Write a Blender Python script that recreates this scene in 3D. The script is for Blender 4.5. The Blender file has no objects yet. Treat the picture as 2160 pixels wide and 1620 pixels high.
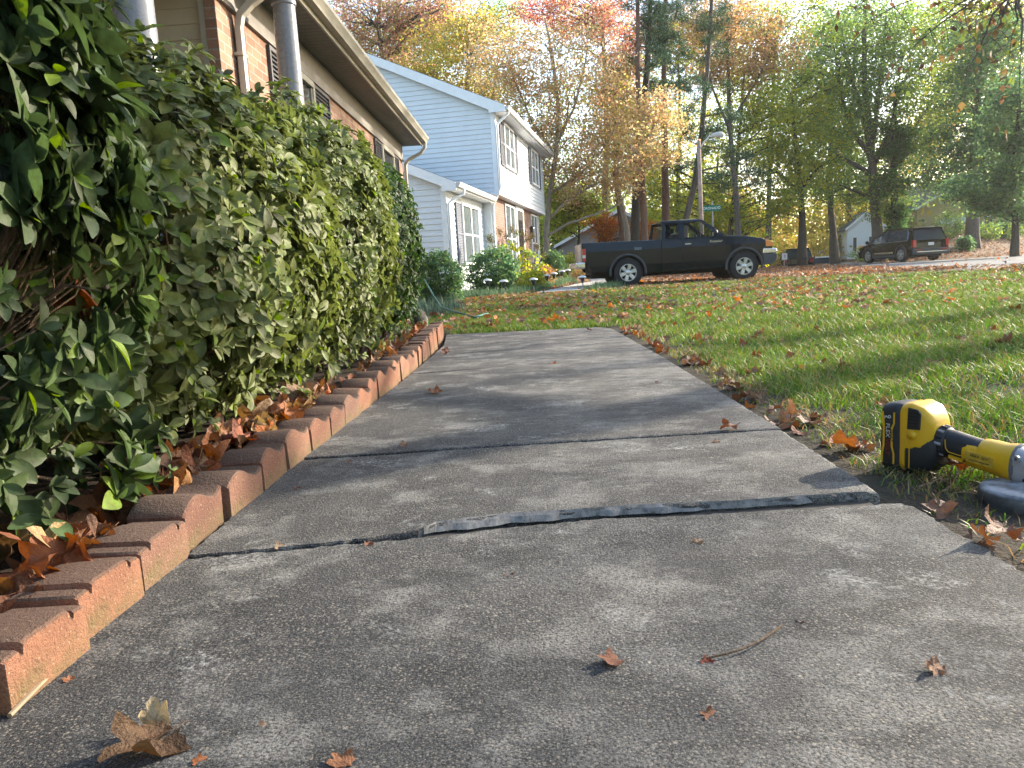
import bpy, math, random
import numpy as np
from mathutils import Vector, Matrix
random.seed(7); rng = np.random.default_rng(7)
R = math.radians
sc = bpy.context.scene
COL = sc.collection
# ---------------------------------------------------------------- camera
def _rz(a): c, s = math.cos(a), math.sin(a); return np.array([[c, -s, 0], [s, c, 0], [0, 0, 1.]])
def _rx(a): c, s = math.cos(a), math.sin(a); return np.array([[1., 0, 0], [0, c, -s], [0, s, c]])
CM = _rz(R(1.8)) @ _rx(math.pi / 2 - R(8.2)) @ _rz(-R(3.2))
CP = np.array([0, 0, .43]); FPX = 1600.
cd = bpy.data.cameras.new('camera'); cam = bpy.data.objects.new('camera', cd); COL.objects.link(cam)
cd.sensor_width = 36; cd.lens = 36 * FPX / 2160; cd.clip_start = .02; cd.clip_end = 3000
m4 = Matrix([list(CM[i]) + [CP[i]] for i in range(3)] + [[0, 0, 0, 1]]); cam.matrix_world = m4
sc.camera = cam
def P(px, py, d):            # a point seen at photo pixel (px, py), d metres down the street (world y)
    r = CM @ np.array([(px - 1080) / FPX, -(py - 810) / FPX, -1.]); return CP + r * (d / r[1])
# ---------------------------------------------------------------- light
SUN_AZ, SUN_EL = 33., 21.    # azimuth from +X towards +Y
w = bpy.data.worlds.new('World'); sc.world = w; w.use_nodes = True
nt = w.node_tree; bg = nt.nodes['Background']; sk = nt.nodes.new('ShaderNodeTexSky')
sk.sky_type = 'NISHITA'; sk.sun_disc = False; sk.sun_elevation = R(SUN_EL); sk.sun_rotation = R(90 - SUN_AZ)
sk.air_density = 1.1; sk.dust_density = 1.5; sk.ozone_density = 1.2
nt.links.new(sk.outputs[0], bg.inputs[0]); bg.inputs[1].default_value = .15
sl = bpy.data.lights.new('sun', 'SUN'); so = bpy.data.objects.new('sun', sl); COL.objects.link(so)
sl.energy = 3.7; sl.angle = R(.55); sl.color = (1, .88, .71)
sdir = Vector((math.cos(R(SUN_AZ)) * math.cos(R(SUN_EL)), math.sin(R(SUN_AZ)) * math.cos(R(SUN_EL)), math.sin(R(SUN_EL))))
so.rotation_euler = sdir.to_track_quat('Z', 'Y').to_euler()
sc.view_settings.view_transform = 'Standard'; sc.view_settings.look = 'None'
sc.view_settings.exposure = 1.9; sc.view_settings.gamma = 1
sc.render.engine = 'CYCLES'
sc.cycles.max_bounces = 7; sc.cycles.diffuse_bounces = 3; sc.cycles.glossy_bounces = 3
sc.cycles.transmission_bounces = 6; sc.cycles.transparent_max_bounces = 8
sc.cycles.sample_clamp_indirect = 6; sc.cycles.use_denoising = True
# ---------------------------------------------------------------- object helpers
def tag(o, label=None, cat=None, group=None, kind=None):
    if label: o['label'] = label
    if cat: o['category'] = cat
    if group: o['group'] = group
    if kind: o['kind'] = kind
    return o
def thing(name, label, cat, loc=(0, 0, 0), rz=0, group=None):
    o = bpy.data.objects.new(name, None); COL.objects.link(o); o.empty_display_size = .1
    o.location = loc; o.rotation_euler = (0, 0, rz); return tag(o, label, cat, group)
def copytree(o, parent=None):
    c = o.copy(); COL.objects.link(c)
    if parent: c.parent = parent
    for ch in list(o.children): copytree(ch, c)
    return c
class MB:
    """collects faces, builds one mesh object"""
    def __init__(s): s.v = []; s.f = []; s.m = []; s.T = None; s.mi = 0
    def pts(s, L):
        n = len(s.v)
        for p in L:
            p = Vector(p)
            if s.T is not None: p = s.T @ p
            s.v.append(tuple(p))
        return n
    def face(s, ids): s.f.append(tuple(ids)); s.m.append(s.mi)
    def quad(s, a, b, c, d): n = s.pts([a, b, c, d]); s.face((n, n + 1, n + 2, n + 3))
    def poly(s, L): n = s.pts(L); s.face(range(n, n + len(L)))
    def box(s, x0, x1, y0, y1, z0, z1):
        n = s.pts([(x0, y0, z0), (x1, y0, z0), (x1, y1, z0), (x0, y1, z0), (x0, y0, z1), (x1, y0, z1), (x1, y1, z1), (x0, y1, z1)])
        for q in ((0, 3, 2, 1), (4, 5, 6, 7), (0, 1, 5, 4), (1, 2, 6, 5), (2, 3, 7, 6), (3, 0, 4, 7)): s.face([n + i for i in q])
    def prism(s, prof, a, b, ax='y', sc0=None, sc1=None):
        """extrude 2D profile between a and b along axis; x: (y,z) y: (x,z) z: (x,y)"""
        def mk(p, t): return {'x': (t, p[0], p[1]), 'y': (p[0], t, p[1]), 'z': (p[0], p[1], t)}[ax]
        k = len(prof); n = s.pts([mk(p, a) for p in (sc0 or prof)]); s.pts([mk(p, b) for p in (sc1 or prof)])
        s.face(range(n + k - 1, n - 1, -1)); s.face(range(n + k, n + 2 * k))
        for i in range(k): j = (i + 1) % k; s.face((n + i, n + j, n + k + j, n + k + i))
    def tube(s, path, rad, seg=8, cap=True):
        path = [Vector(p) for p in path]
        if not hasattr(rad, '__len__'): rad = [rad] * len(path)
        up = Vector((.13, .21, 1)); rings = []
        for i, p in enumerate(path):
            d = (path[min(i + 1, len(path) - 1)] - path[max(i - 1, 0)]).normalized()
            a = d.cross(up)
            if a.length < .2: a = d.cross(Vector((1, .2, 0)))
            a.normalize(); b = d.cross(a)
            rings.append(s.pts([p + (a * math.cos(t) + b * math.sin(t)) * rad[i] for t in [2 * math.pi * k / seg for k in range(seg)]]))
        for r0, r1 in zip(rings, rings[1:]):
            for k in range(seg): j = (k + 1) % seg; s.face((r0 + k, r0 + j, r1 + j, r1 + k))
        if cap: s.face(range(rings[0] + seg - 1, rings[0] - 1, -1)); s.face(range(rings[-1], rings[-1] + seg))
    def lathe(s, prof, seg=24, ax='z', c=(0, 0, 0), cap=True):
        """prof: list of (r, h) ; revolve round axis through c"""
        c = Vector(c); rings = []
        for r, h in prof:
            L = []
            for k in range(seg):
                t = 2 * math.pi * k / seg; x, y = r * math.cos(t), r * math.sin(t)
                L.append(c + Vector({'z': (x, y, h), 'x': (h, x, y), 'y': (x, h, y)}[ax]))
            rings.append(s.pts(L))
        for r0, r1 in zip(rings, rings[1:]):
            for k in range(seg): j = (k + 1) % seg; s.face((r0 + k, r0 + j, r1 + j, r1 + k))
        if cap: s.face(range(rings[0] + seg - 1, rings[0] - 1, -1)); s.face(range(rings[-1], rings[-1] + seg))
    def loft(s, rings, cap=True):
        k = len(rings[0]); ids = [s.pts(r) for r in rings]
        for a, b in zip(ids, ids[1:]):
            for i in range(k): j = (i + 1) % k; s.face((a + i, a + j, b + j, b + i))
        if cap: s.face(range(ids[0] + k - 1, ids[0] - 1, -1)); s.face(range(ids[-1], ids[-1] + k))
    def build(s, name, mats, parent=None, smooth=False, bevel=0, loc=None, segs=2, label=None, sub=0, auto=None):
        me = bpy.data.meshes.new(name); me.from_pydata(s.v, [], s.f); me.update()
        if not isinstance(mats, (list, tuple)): mats = [mats]
        for m in mats: me.materials.append(m)
        if len(mats) > 1: me.polygons.foreach_set('material_index', s.m)
        import bmesh
        bm = bmesh.new(); bm.from_mesh(me); bmesh.ops.recalc_face_normals(bm, faces=bm.faces); bm.to_mesh(me); bm.free()
        if smooth or auto is not None: me.polygons.foreach_set('use_smooth', [True] * len(me.polygons))
        if auto is not None: me.set_sharp_from_angle(angle=R(auto))
        o = bpy.data.objects.new(name, me); COL.objects.link(o)
        if parent: o.parent = parent
        if loc is not None: o.location = loc
        if bevel:
            b = o.modifiers.new('bevel', 'BEVEL'); b.width = bevel; b.segments = segs; b.limit_method = 'ANGLE'; b.angle_limit = R(35)
        if sub:
            q = o.modifiers.new('sub', 'SUBSURF'); q.levels = q.render_levels = sub
        if label: o['label'] = label
        return o
def npmesh(name, V, F, mats, parent=None, col=None, smooth=False, mi=None):
    """V (n,3) F (m,k) numpy -> object"""
    me = bpy.data.meshes.new(name); V = np.asarray(V, np.float32); F = np.asarray(F, np.int32)
    m, k = F.shape; me.vertices.add(len(V)); me.vertices.foreach_set('co', V.ravel())
    me.loops.add(m * k); me.loops.foreach_set('vertex_index', F.ravel())
    me.polygons.add(m); me.polygons.foreach_set('loop_start', np.arange(m, dtype=np.int32) * k)
    me.polygons.foreach_set('loop_total', np.full(m, k, np.int32))
    me.update(calc_edges=True)
    if not isinstance(mats, (list, tuple)): mats = [mats]
    for mm in mats: me.materials.append(mm)
    if mi is not None: me.polygons.foreach_set('material_index', np.asarray(mi, np.int32))
    if col is not None:
        a = me.color_attributes.new('Col', 'FLOAT_COLOR', 'POINT')
        c4 = np.ones((len(V), 4), np.float32); c4[:, :3] = col; a.data.foreach_set('color', c4.ravel())
    if smooth: me.polygons.foreach_set('use_smooth', np.ones(m, bool))
    o = bpy.data.objects.new(name, me); COL.objects.link(o)
    if parent: o.parent = parent
    return o
# ---------------------------------------------------------------- material helpers
class NG:
    def __init__(s, name):
        s.m = bpy.data.materials.new(name); s.m.use_nodes = True; s.t = s.m.node_tree
        s.b = s.t.nodes['Principled BSDF']; s.out = s.t.nodes['Material Output']
        s.b.inputs['Specular IOR Level'].default_value = .35
    def n(s, typ, **k):
        nd = s.t.nodes.new('ShaderNode' + typ)
        for a, v in k.items():
            if a.startswith('_'): setattr(nd, a[1:], v)
            else: s.set(nd.inputs[a.replace('__', ' ')], v)
        return nd
    def set(s, inp, v):
        if isinstance(v, bpy.types.NodeSocket): s.t.links.new(v, inp)
        elif isinstance(v, tuple) and len(v) == 3 and inp.type == 'RGBA': inp.default_value = (*v, 1)
        else: inp.default_value = v
    def co(s, kind='Object', scale=(1, 1, 1), rot=(0, 0, 0)):
        tc = s.n('TexCoord'); mp = s.n('Mapping'); s.set(mp.inputs[0], tc.outputs[kind])
        mp.inputs['Scale'].default_value = scale; mp.inputs['Rotation'].default_value = rot; return mp.outputs[0]
    def noise(s, v, scale, detail=4, rough=.6):
        nd = s.n('TexNoise', Scale=scale, Detail=detail, Roughness=rough); s.set(nd.inputs['Vector'], v); return nd.outputs[0]
    def voro(s, v, scale, feat='F1'):
        nd = s.n('TexVoronoi', _feature=feat, Scale=scale); s.set(nd.inputs['Vector'], v); return nd
    def ramp(s, f, stops):
        nd = s.n('ValToRGB'); cr = nd.color_ramp
        while len(cr.elements) < len(stops): cr.elements.new(.5)
        for e, (p, c) in zip(cr.elements, stops): e.position = p; e.color = (*c, 1) if isinstance(c, tuple) else (c, c, c, 1)
        s.set(nd.inputs[0], f); return nd.outputs[0]
    def mix(s, f, a, b, mode='MIX'):
        nd = s.n('Mix', _data_type='RGBA', _blend_type=mode); s.set(nd.inputs[0], f); s.set(nd.inputs[6], a); s.set(nd.inputs[7], b); return nd.outputs[2]
    def math(s, op, a, b=0.):
        nd = s.n('Math', _operation=op); s.set(nd.inputs[0], a); s.set(nd.inputs[1], b); return nd.outputs[0]
    def bump(s, h, st=.3, dist=.01, prev=None):
        nd = s.n('Bump', Strength=st, Distance=dist); s.set(nd.inputs['Height'], h)
        if prev: s.set(nd.inputs['Normal'], prev)
        s.set(s.b.inputs['Normal'], nd.outputs[0]); return nd.outputs[0]
    def color(s, c): s.set(s.b.inputs['Base Color'], c)
    def rough(s, r): s.set(s.b.inputs['Roughness'], r)
def plain(name, c, rough=.5, metal=0, var=.12, scale=8, bump=.05, bs=60, spec=.35, bd=.002, coat=0):
    """painted or plain surface with slight wear and unevenness"""
    g = NG(name); v = g.co(); n = g.noise(v, scale, 5)
    lo = tuple(x * (1 - var) for x in c); hi = tuple(min(1, x * (1 + var)) for x in c)
    g.color(g.ramp(n, [(.3, lo), (.7, hi)])); n2 = g.noise(v, scale * 3, 3)
    g.rough(g.ramp(n2, [(.3, max(0, rough - .08)), (.7, min(1, rough + .08))]))
    g.b.inputs['Metallic'].default_value = metal; g.b.inputs['Specular IOR Level'].default_value = spec
    if coat: g.b.inputs['Coat Weight'].default_value = coat; g.b.inputs['Coat Roughness'].default_value = .06
    if bump: g.bump(g.noise(v, bs, 3), bump, bd)
    return g.m
def leafmat(name, trans=.4, rough=.45, spec=.3, vein=0, tint=(1, 1, 1), mott=0):
    g = NG(name); a = g.n('Attribute', _attribute_name='Col').outputs[0]
    c = a
    if mott:
        v = g.co(); n = g.noise(v, mott, 4); c = g.mix(g.ramp(n, [(.35, 0.), (.65, 1.)]), a, g.mix(1., a, (.62, .55, .5), 'MULTIPLY'))
        g.bump(g.noise(v, mott * 1.5, 3), .5, .002)
    g.color(c); g.rough(rough); g.b.inputs['Specular IOR Level'].default_value = spec
    t = g.n('BsdfTranslucent'); hs = g.n('HueSaturation', Saturation=1.15, Value=1.5, Color=c); g.set(t.inputs[0], hs.outputs[0])
    mx = g.n('MixShader', Fac=trans); g.t.links.new(g.b.outputs[0], mx.inputs[1]); g.t.links.new(t.outputs[0], mx.inputs[2])
    g.t.links.new(mx.outputs[0], g.out.inputs[0]); return g.m
def bark(name, c1, c2, scale=6):
    g = NG(name); v = g.co(scale=(1, 1, .18)); n = g.noise(v, scale * 4, 6, .7); n2 = g.noise(g.co(), 1.3, 3)
    g.color(g.mix(g.ramp(n2, [(.4, 0.), (.7, .6)]), g.ramp(n, [(.35, c1), (.65, c2)]), tuple(x * .6 for x in c2))); g.rough(.9)
    g.bump(n, .8, .03); return g.m
def glass(name, c=(.02, .03, .035), tr=0., rough=.04):
    g = NG(name); g.color(c); g.rough(rough); g.b.inputs['Specular IOR Level'].default_value = .8
    if tr:
        t = g.n('BsdfTransparent', Color=(.75, .8, .78)); mx = g.n('MixShader', Fac=tr)
        g.t.links.new(g.b.outputs[0], mx.inputs[1]); g.t.links.new(t.outputs[0], mx.inputs[2]); g.t.links.new(mx.outputs[0], g.out.inputs[0])
    return g.m
# concrete of the walk: dark weathered paste full of pale fine aggregate
def concrete(name, lo, hi, speck=(.33, .29, .23), amt=1.):
    g = NG(name); v = g.co(); big = g.noise(v, 1.7, 6, .62); mid = g.noise(v, 9, 5, .65); fine = g.noise(v, 260, 4, .75)
    base = g.mix(g.ramp(g.math('ADD', g.math('MULTIPLY', big, .65), g.math('MULTIPLY', mid, .35)), [(.43, 0.), (.57, 1.)]), lo, hi)
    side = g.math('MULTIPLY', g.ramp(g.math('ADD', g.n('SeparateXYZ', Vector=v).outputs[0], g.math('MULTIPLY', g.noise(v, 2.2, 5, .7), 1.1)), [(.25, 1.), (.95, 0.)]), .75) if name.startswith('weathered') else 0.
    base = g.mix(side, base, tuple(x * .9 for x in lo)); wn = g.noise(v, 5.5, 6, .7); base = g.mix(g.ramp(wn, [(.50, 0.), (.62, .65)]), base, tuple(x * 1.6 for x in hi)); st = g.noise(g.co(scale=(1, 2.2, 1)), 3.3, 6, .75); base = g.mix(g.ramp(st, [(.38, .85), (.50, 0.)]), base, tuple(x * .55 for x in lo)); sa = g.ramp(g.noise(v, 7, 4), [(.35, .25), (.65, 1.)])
    base = g.mix(g.ramp(fine, [(.38, .95), (.56, 0.)]), base, tuple(x * .18 for x in lo)); f2 = g.noise(v, 420, 3, .8); base = g.mix(g.ramp(f2, [(.52, 0.), (.68, .65)]), base, tuple(x * 1.9 for x in hi))
    vo = g.voro(v, 230); rnd = g.n('SeparateColor', Color=vo.outputs['Color']).outputs[0]
    near = g.ramp(vo.outputs['Distance'], [(.25, 1.), (.42, 0.)]); pick = g.ramp(rnd, [(.55, 0.), (.62, 1.)])
    base = g.mix(g.math('MULTIPLY', g.math('MULTIPLY', near, pick), g.math('MULTIPLY', sa, .75 * amt)), base, speck)
    vo2 = g.voro(v, 95); r2 = g.n('SeparateColor', Color=vo2.outputs['Color']).outputs[1]
    k2 = g.math('MULTIPLY', g.ramp(vo2.outputs['Distance'], [(.12, 1.), (.26, 0.)]), g.ramp(r2, [(.82, 0.), (.86, 1.)]))
    base = g.mix(g.math('MULTIPLY', g.math('MULTIPLY', k2, sa), .55 * amt), base, tuple(min(1, x * 1.5) for x in speck))
    chalk = g.math('MULTIPLY', g.ramp(g.noise(v, 3.1, 6, .8), [(.56, 0.), (.66, 1.)]), g.ramp(g.noise(v, 120, 3), [(.45, 0.), (.6, 1.)]))
    base = g.mix(g.math('MULTIPLY', chalk, .7), base, (.42, .42, .4))
    g.color(base); g.rough(.85); b1 = g.bump(fine, 1., .004); g.bump(vo.outputs['Distance'], .5, .0015, b1); return g.m
# ---------------------------------------------------------------- ground shape
def ss(a, b, x): t = np.clip((x - a) / (b - a), 0, 1); return t * t * (3 - 2 * t)
def gz(x, y):
    x = np.asarray(x, float); y = np.asarray(y, float)
    z = -.032 - .012 * ss(2, 7, y) + .008 * np.sin(x * 3.1 + y * 1.7) * np.sin(y * 2.3 - x) - .02 * ss(30, 40, y)
    z = z + .34 * ss(19, 29, y) * ss(3.2, .4, x)                   # bank up to the second house
    z = z + 1.9 * ss(0, 9, y - (39 + (x - 22) * .85)) * ss(20.5, 22.5, x) * ss(.49, .57, x / np.maximum(y, 1))   # bank past the road
    z = z + .085 * np.exp(-((x - 9.35) ** 2 / .3 + (y - 14.7) ** 2 / .3))      # small heap by the kerb
    z = z + 2.2 * ss(70, 130, y)
    return z
def walk_z(y): return -.006 * y
# ================================================================ GROUND
def axis(parts):
    L = []
    for a, b, n in parts: L += list(np.linspace(a, b, n, endpoint=False))
    return np.array(L + [parts[-1][1]])
gx = axis([(-900, -60, 10), (-60, -8, 26), (-8, 14, 150), (14, 50, 60), (50, 120, 20), (120, 900, 8)])
gy = axis([(-60, -4, 8), (-4, 22, 170), (22, 64, 80), (64, 140, 30), (140, 1500, 10)])
XX, YY = np.meshgrid(gx, gy); ZZ = gz(XX, YY)
inwalk = (XX > -.74) & (XX < .60) & (YY < 6.3); ZZ = np.where(inwalk, ZZ - .06, ZZ)
bed = (XX <= -.70) & (YY < 6.6) & (XX > -2.4); ZZ = np.where(bed, .015 + ZZ * .3, ZZ)
def zone(x, y, rg=rng):
    """true ground colour: lawn soil and thatch, leaf litter, bed mulch"""
    lawn = np.array([.035, .042, .012]); litter = np.array([.17, .10, .065]); mulch = np.array([.035, .022, .014]); dirt = np.array([.085, .065, .045])
    n = np.sin(x * 1.9 + 1.3 * np.sin(y * 1.1)) * np.sin(y * 1.5 + x * .7)
    wl = ss(20.5, 23.5, y + .5 * n) * (x < 40)
    wl = np.maximum(wl, ss(9.5, 11, x + .3 * n) * ss(15, 17, y)); wl = wl * (1 - .45 * ss(.5, 1, n))
    c = lawn[None] * (1 - wl[:, None]) + litter[None] * wl[:, None]
    b = ((x < -.66) & (y < 6.6)).astype(float); c = c * (1 - b[:, None]) + mulch * b[:, None]
    d = np.exp(-((np.abs(x - .72)) / .12) ** 2) * (y < 6.3) + np.exp(-((x - .95) ** 2 + (y - 1.2) ** 2) / .06)
    d = np.clip(d, 0, 1)[:, None]; return c * (1 - d) + dirt * d
nx, ny = len(gx), len(gy); V = np.stack([XX.ravel(), YY.ravel(), ZZ.ravel()], 1)
i = np.arange(nx * ny).reshape(ny, nx); F = np.stack([i[:-1, :-1], i[:-1, 1:], i[1:, 1:], i[1:, :-1]], -1).reshape(-1, 4)
g = NG('soil and thatch'); v = g.co(); a = g.n('Attribute', _attribute_name='Col').outputs[0]
n1 = g.noise(v, 14, 6, .7); n2 = g.noise(v, 90, 4, .7)
c = g.mix(g.ramp(n1, [(.35, 0.), (.65, 1.)]), g.mix(1., a, (.5, .5, .5), 'MULTIPLY'), g.mix(1., a, (1.5, 1.45, 1.35), 'MULTIPLY'))
c = g.mix(g.ramp(n2, [(.3, .8), (.7, 0.)]), c, g.mix(1., a, (.3, .28, .25), 'MULTIPLY'))
g.color(c); g.rough(.95); g.bump(n2, .9, .012, g.bump(n1, .8, .03))
tag(npmesh('ground', V, F, g.m, col=zone(V[:, 0], V[:, 1]), smooth=True), kind='structure')
# ---- walk panels
def outline(pts, step, jit):
    L = []
    for a, b in zip(pts, pts[1:] + pts[:1]):
        d = math.dist(a, b); n = max(1, int(d / step))
        for k in range(n): t = k / n; L.append((a[0] + (b[0] - a[0]) * t + random.uniform(-jit, jit), a[1] + (b[1] - a[1]) * t + random.uniform(-jit, jit)))
    return L
def slab(name, pts, top, mat, tw=0, dep=.09, bev=.007, jit=.0025, step=.022):
    o = outline(pts, step, jit); cx = sum(p[0] for p in o) / len(o); cy = sum(p[1] for p in o) / len(o)
    def ins(p, d): l = math.hypot(p[0] - cx, p[1] - cy); return (p[0] - (p[0] - cx) / l * d, p[1] - (p[1] - cy) / l * d)
    mb = MB(); bq = lambda p: .3 + .7 * float(ss(-.35, -.15, p[0])); zf = lambda p, dz: walk_z(p[1]) + top + dz - tw * (1 - float(ss(-.45, -.1, p[0])))
    rings = [[(p[0], p[1], zf(p, -dep)) for p in o], [(p[0], p[1], zf(p, -bev * bq(p))) for p in o], [(*ins(p, bev * .4), zf(ins(p, bev * .4), -bev * .35 * bq(p))) for p in o],
             [(*ins(p, bev * 1.2 * bq(p) + bev * .1), zf(p, 0)) for p in o]]
    mb.loft(rings); return tag(mb.build(name, mat), kind='structure')
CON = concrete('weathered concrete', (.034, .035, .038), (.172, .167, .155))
XL = -.605
lipA = [(XL, 1.205), (-.46, 1.222), (-.30, 1.245), (-.20, 1.262), (-.05, 1.30), (.10, 1.322), (.22, 1.315), (.36, 1.325), (.5, 1.322), (.615, 1.328)]     # far edge of the near panel
lipB = [(XL, 1.208), (-.46, 1.2245), (-.30, 1.249), (-.215, 1.274), (-.19, 1.30), (-.05, 1.332), (.05, 1.338), (.16, 1.346), (.26, 1.347), (.36, 1.350), (.5, 1.362), (.625, 1.368)]
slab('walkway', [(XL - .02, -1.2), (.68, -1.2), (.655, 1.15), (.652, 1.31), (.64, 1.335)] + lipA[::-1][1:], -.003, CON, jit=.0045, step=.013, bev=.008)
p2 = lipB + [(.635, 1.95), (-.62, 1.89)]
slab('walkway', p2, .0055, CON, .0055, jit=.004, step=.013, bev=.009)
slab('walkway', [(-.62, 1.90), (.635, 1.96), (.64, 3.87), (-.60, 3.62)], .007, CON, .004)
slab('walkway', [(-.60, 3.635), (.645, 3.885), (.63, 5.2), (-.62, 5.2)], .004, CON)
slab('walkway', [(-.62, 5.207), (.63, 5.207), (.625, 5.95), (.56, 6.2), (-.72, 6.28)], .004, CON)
# ground-down face of the lifted joint, smooth blue-grey cut concrete with scratches
g = NG('ground concrete edge'); v = g.co(scale=(1, .5, 1), rot=(0, 0, .7)); n = g.noise(v, 60, 5, .7); s2 = g.noise(g.co(scale=(3, 1, 1), rot=(0, 0, .6)), 40, 5)
g.color(g.mix(g.ramp(s2, [(.5, 0.), (.7, .4)]), g.ramp(n, [(.25, (.03, .03, .032)), (.5, (.15, .147, .14)), (.75, (.24, .23, .22))]), (.24, .245, .25))); g.rough(.75); g.b.inputs['Specular IOR Level'].default_value = .15; g.bump(n, .6, .003)
mb = MB(); prev = None
for k in range(240):
    x = -.21 + .81 * k / 239; yb = np.interp(x, [p[0] for p in lipA], [p[1] for p in lipA]) + .002; yt = np.interp(x, [p[0] for p in lipB], [p[1] for p in lipB]) + .004
    wd = np.interp(x, [-.21, -.19, -.15, .02, .08, .10, .13, .28, .30, .44, .47, .5, .6], [0, .010, .017, .011, .004, .0005, .009, .010, .003, .002, .008, .002, .0005]) * (1 + .3 * math.sin(k * .31) * math.sin(k * .11))
    j = .0012 * math.sin(k * .06) + .0008 * math.sin(k * .17 + 1)
    cur = [(x, yt - wd - .004 + j, walk_z(yb) - .006), (x, yt - wd * .3 + j, walk_z(yt) + .0022), (x, yt + wd * .55 + j, walk_z(yt) + .0066)]
    if prev:
        for q in range(2): mb.quad(prev[q], cur[q], cur[q + 1], prev[q + 1])
    prev = cur
tag(mb.build('joint_face', g.m, smooth=True), kind='structure')
# joint filler dirt below the gaps
SOIL = plain('joint dirt', (.05, .045, .038), .95, var=.4, scale=40)
mb = MB()
for a, b in (((-.62, 1.895), (.635, 1.955)), ((-.60, 3.628), (.645, 3.878)), ((-.62, 5.2035), (.63, 5.2035)), ((-.60, 1.21), (.6, 1.34))):
    z = walk_z(a[1]) - .011; mb.quad((a[0], a[1] - .04, z), (b[0], b[1] - .04, z), (b[0], b[1] + .04, z), (a[0], a[1] + .04, z))
tag(mb.build('joint_dirt', SOIL), kind='structure')
# ---- street and kerb, path to second house
g = NG('asphalt'); v = g.co(); n = g.noise(v, 3, 5); n2 = g.noise(v, 60, 4)
g.color(g.mix(g.ramp(n2, [(.35, 0.), (.7, .5)]), g.ramp(n, [(.3, (.075, .085, .10)), (.7, (.11, .118, .13))]), (.17, .17, .17))); g.rough(.8); g.bump(n2, .4, .01)
RN = [(60, 6), (30, 9), (16, 13.6), (11.7, 16.9), (10.9, 18.6), (10.9, 22.4), (13.8, 32.8), (17.5, 44.5), (21, 58), (24, 72)]
RF = [(60, 55), (40, 54), (29, 45.2), (23, 40.2), (21.4, 40.4), (20.6, 44), (21.6, 50), (24, 58), (27, 72)]
mb = MB(); mb.poly([(x, y, float(-.055 if y < 60 else -.05)) for x, y in RN + RF[::-1]])
tag(mb.build('street', g.m), kind='structure')
V2 = sc.objects['ground'].data                      # sink the ground under the street
co = np.empty(len(V2.vertices) * 3, np.float32); V2.vertices.foreach_get('co', co); co = co.reshape(-1, 3)
def inpoly(x, y, poly):
    r = np.zeros(x.shape, bool); n = len(poly)
    for k in range(n):
        x0, y0 = poly[k]; x1, y1 = poly[(k + 1) % n]; c = ((y0 > y) != (y1 > y)) & (x < (x1 - x0) * (y - y0) / (y1 - y0 + 1e-12) + x0); r ^= c
    return r
RP = RN + RF[::-1]; ins = inpoly(co[:, 0], co[:, 1], RP); co[ins, 2] = np.minimum(co[ins, 2], -.12); V2.vertices.foreach_set('co', co.ravel()); V2.update()
KERB = plain('kerb concrete with sun streak', (.42, .39, .33), .85, var=.2, scale=3)
mb = MB()
kp = [(21.2, 41), (19.2, 33.5), (18.6, 29.5), (20, 28), (30, 28.5), (60, 33)]
for a, b in zip(kp, kp[1:]):
    mb.quad((a[0], a[1], -.05), (b[0], b[1], -.05), (b[0], b[1] + .9, -.05), (a[0], a[1] + .9, -.05))
tag(mb.build('kerb_gutter_sun_streak', KERB), kind='structure')  # pale strip: part gutter, part a sun streak put into its colour
PATH = plain('pale path concrete', (.36, .35, .33), .85, var=.15, scale=4)
mb = MB(); pc = [(.62, 17.2, 1.0), (1.05, 19.5, .95), (1.7, 22, .9), (2.4, 25, .9), (2.6, 28, .9), (1.6, 30, .9)]
for a, b in zip(pc, pc[1:]):
    for k in range(4):
        q = [(a[0] + (b[0] - a[0]) * t, a[1] + (b[1] - a[1]) * t, a[2] + (b[2] - a[2]) * t) for t in (k / 4, (k + 1) / 4)]
        z = [float(gz(p[0], p[1])) + .05 for p in q]
        mb.quad((q[0][0] - q[0][2] / 2, q[0][1], z[0]), (q[0][0] + q[0][2] / 2, q[0][1], z[0]), (q[1][0] + q[1][2] / 2, q[1][1], z[1]), (q[1][0] - q[1][2] / 2, q[1][1], z[1]))
tag(mb.build('path', PATH), kind='structure')
# ================================================================ EDGING BRICKS
def brickmat():
    g = NG('cast edging brick'); v = g.co(); rnd = g.n('ObjectInfo').outputs['Random']
    hue = g.ramp(rnd, [(0., (.17, .085, .06)), (.35, (.27, .12, .07)), (.7, (.31, .15, .09)), (1., (.20, .11, .08))])
    n = g.noise(v, 14, 5); f = g.noise(v, 160, 4, .8)
    c = g.mix(g.ramp(n, [(.35, 0.), (.7, .55)]), hue, g.mix(1., hue, (.55, .5, .5), 'MULTIPLY'))
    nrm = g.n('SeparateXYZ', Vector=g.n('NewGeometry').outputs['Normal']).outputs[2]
    c = g.mix(g.math('MULTIPLY', g.ramp(nrm, [(.6, 0.), (.85, 1.)]), .8), c, (.095, .066, .050))          # tops darkened in the colour for the grazing sun
    z = g.n('SeparateXYZ', Vector=v).outputs[2]
    c = g.mix(g.math('MULTIPLY', g.ramp(z, [(.012, 1.), (.045, 0.)]), g.ramp(g.noise(v, 30, 4), [(.35, .1), (.65, .8)])), c, (.13, .11, .045))   # algae at foot
    vo = g.voro(v, 150); rr = g.n('SeparateColor', Color=vo.outputs['Color']).outputs[0]
    c = g.mix(g.math('MULTIPLY', g.ramp(vo.outputs['Distance'], [(.12, 1.), (.26, 0.)]), g.ramp(rr, [(.86, 0.), (.92, .6)])), c, (.42, .33, .24))
    c = g.mix(g.ramp(f, [(.25, .6), (.5, 0.)]), c, (.04, .02, .015)); g.color(c); g.rough(.9)
    g.bump(f, 1., .006, g.bump(n, .6, .008)); return g.m
BR = brickmat()
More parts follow.
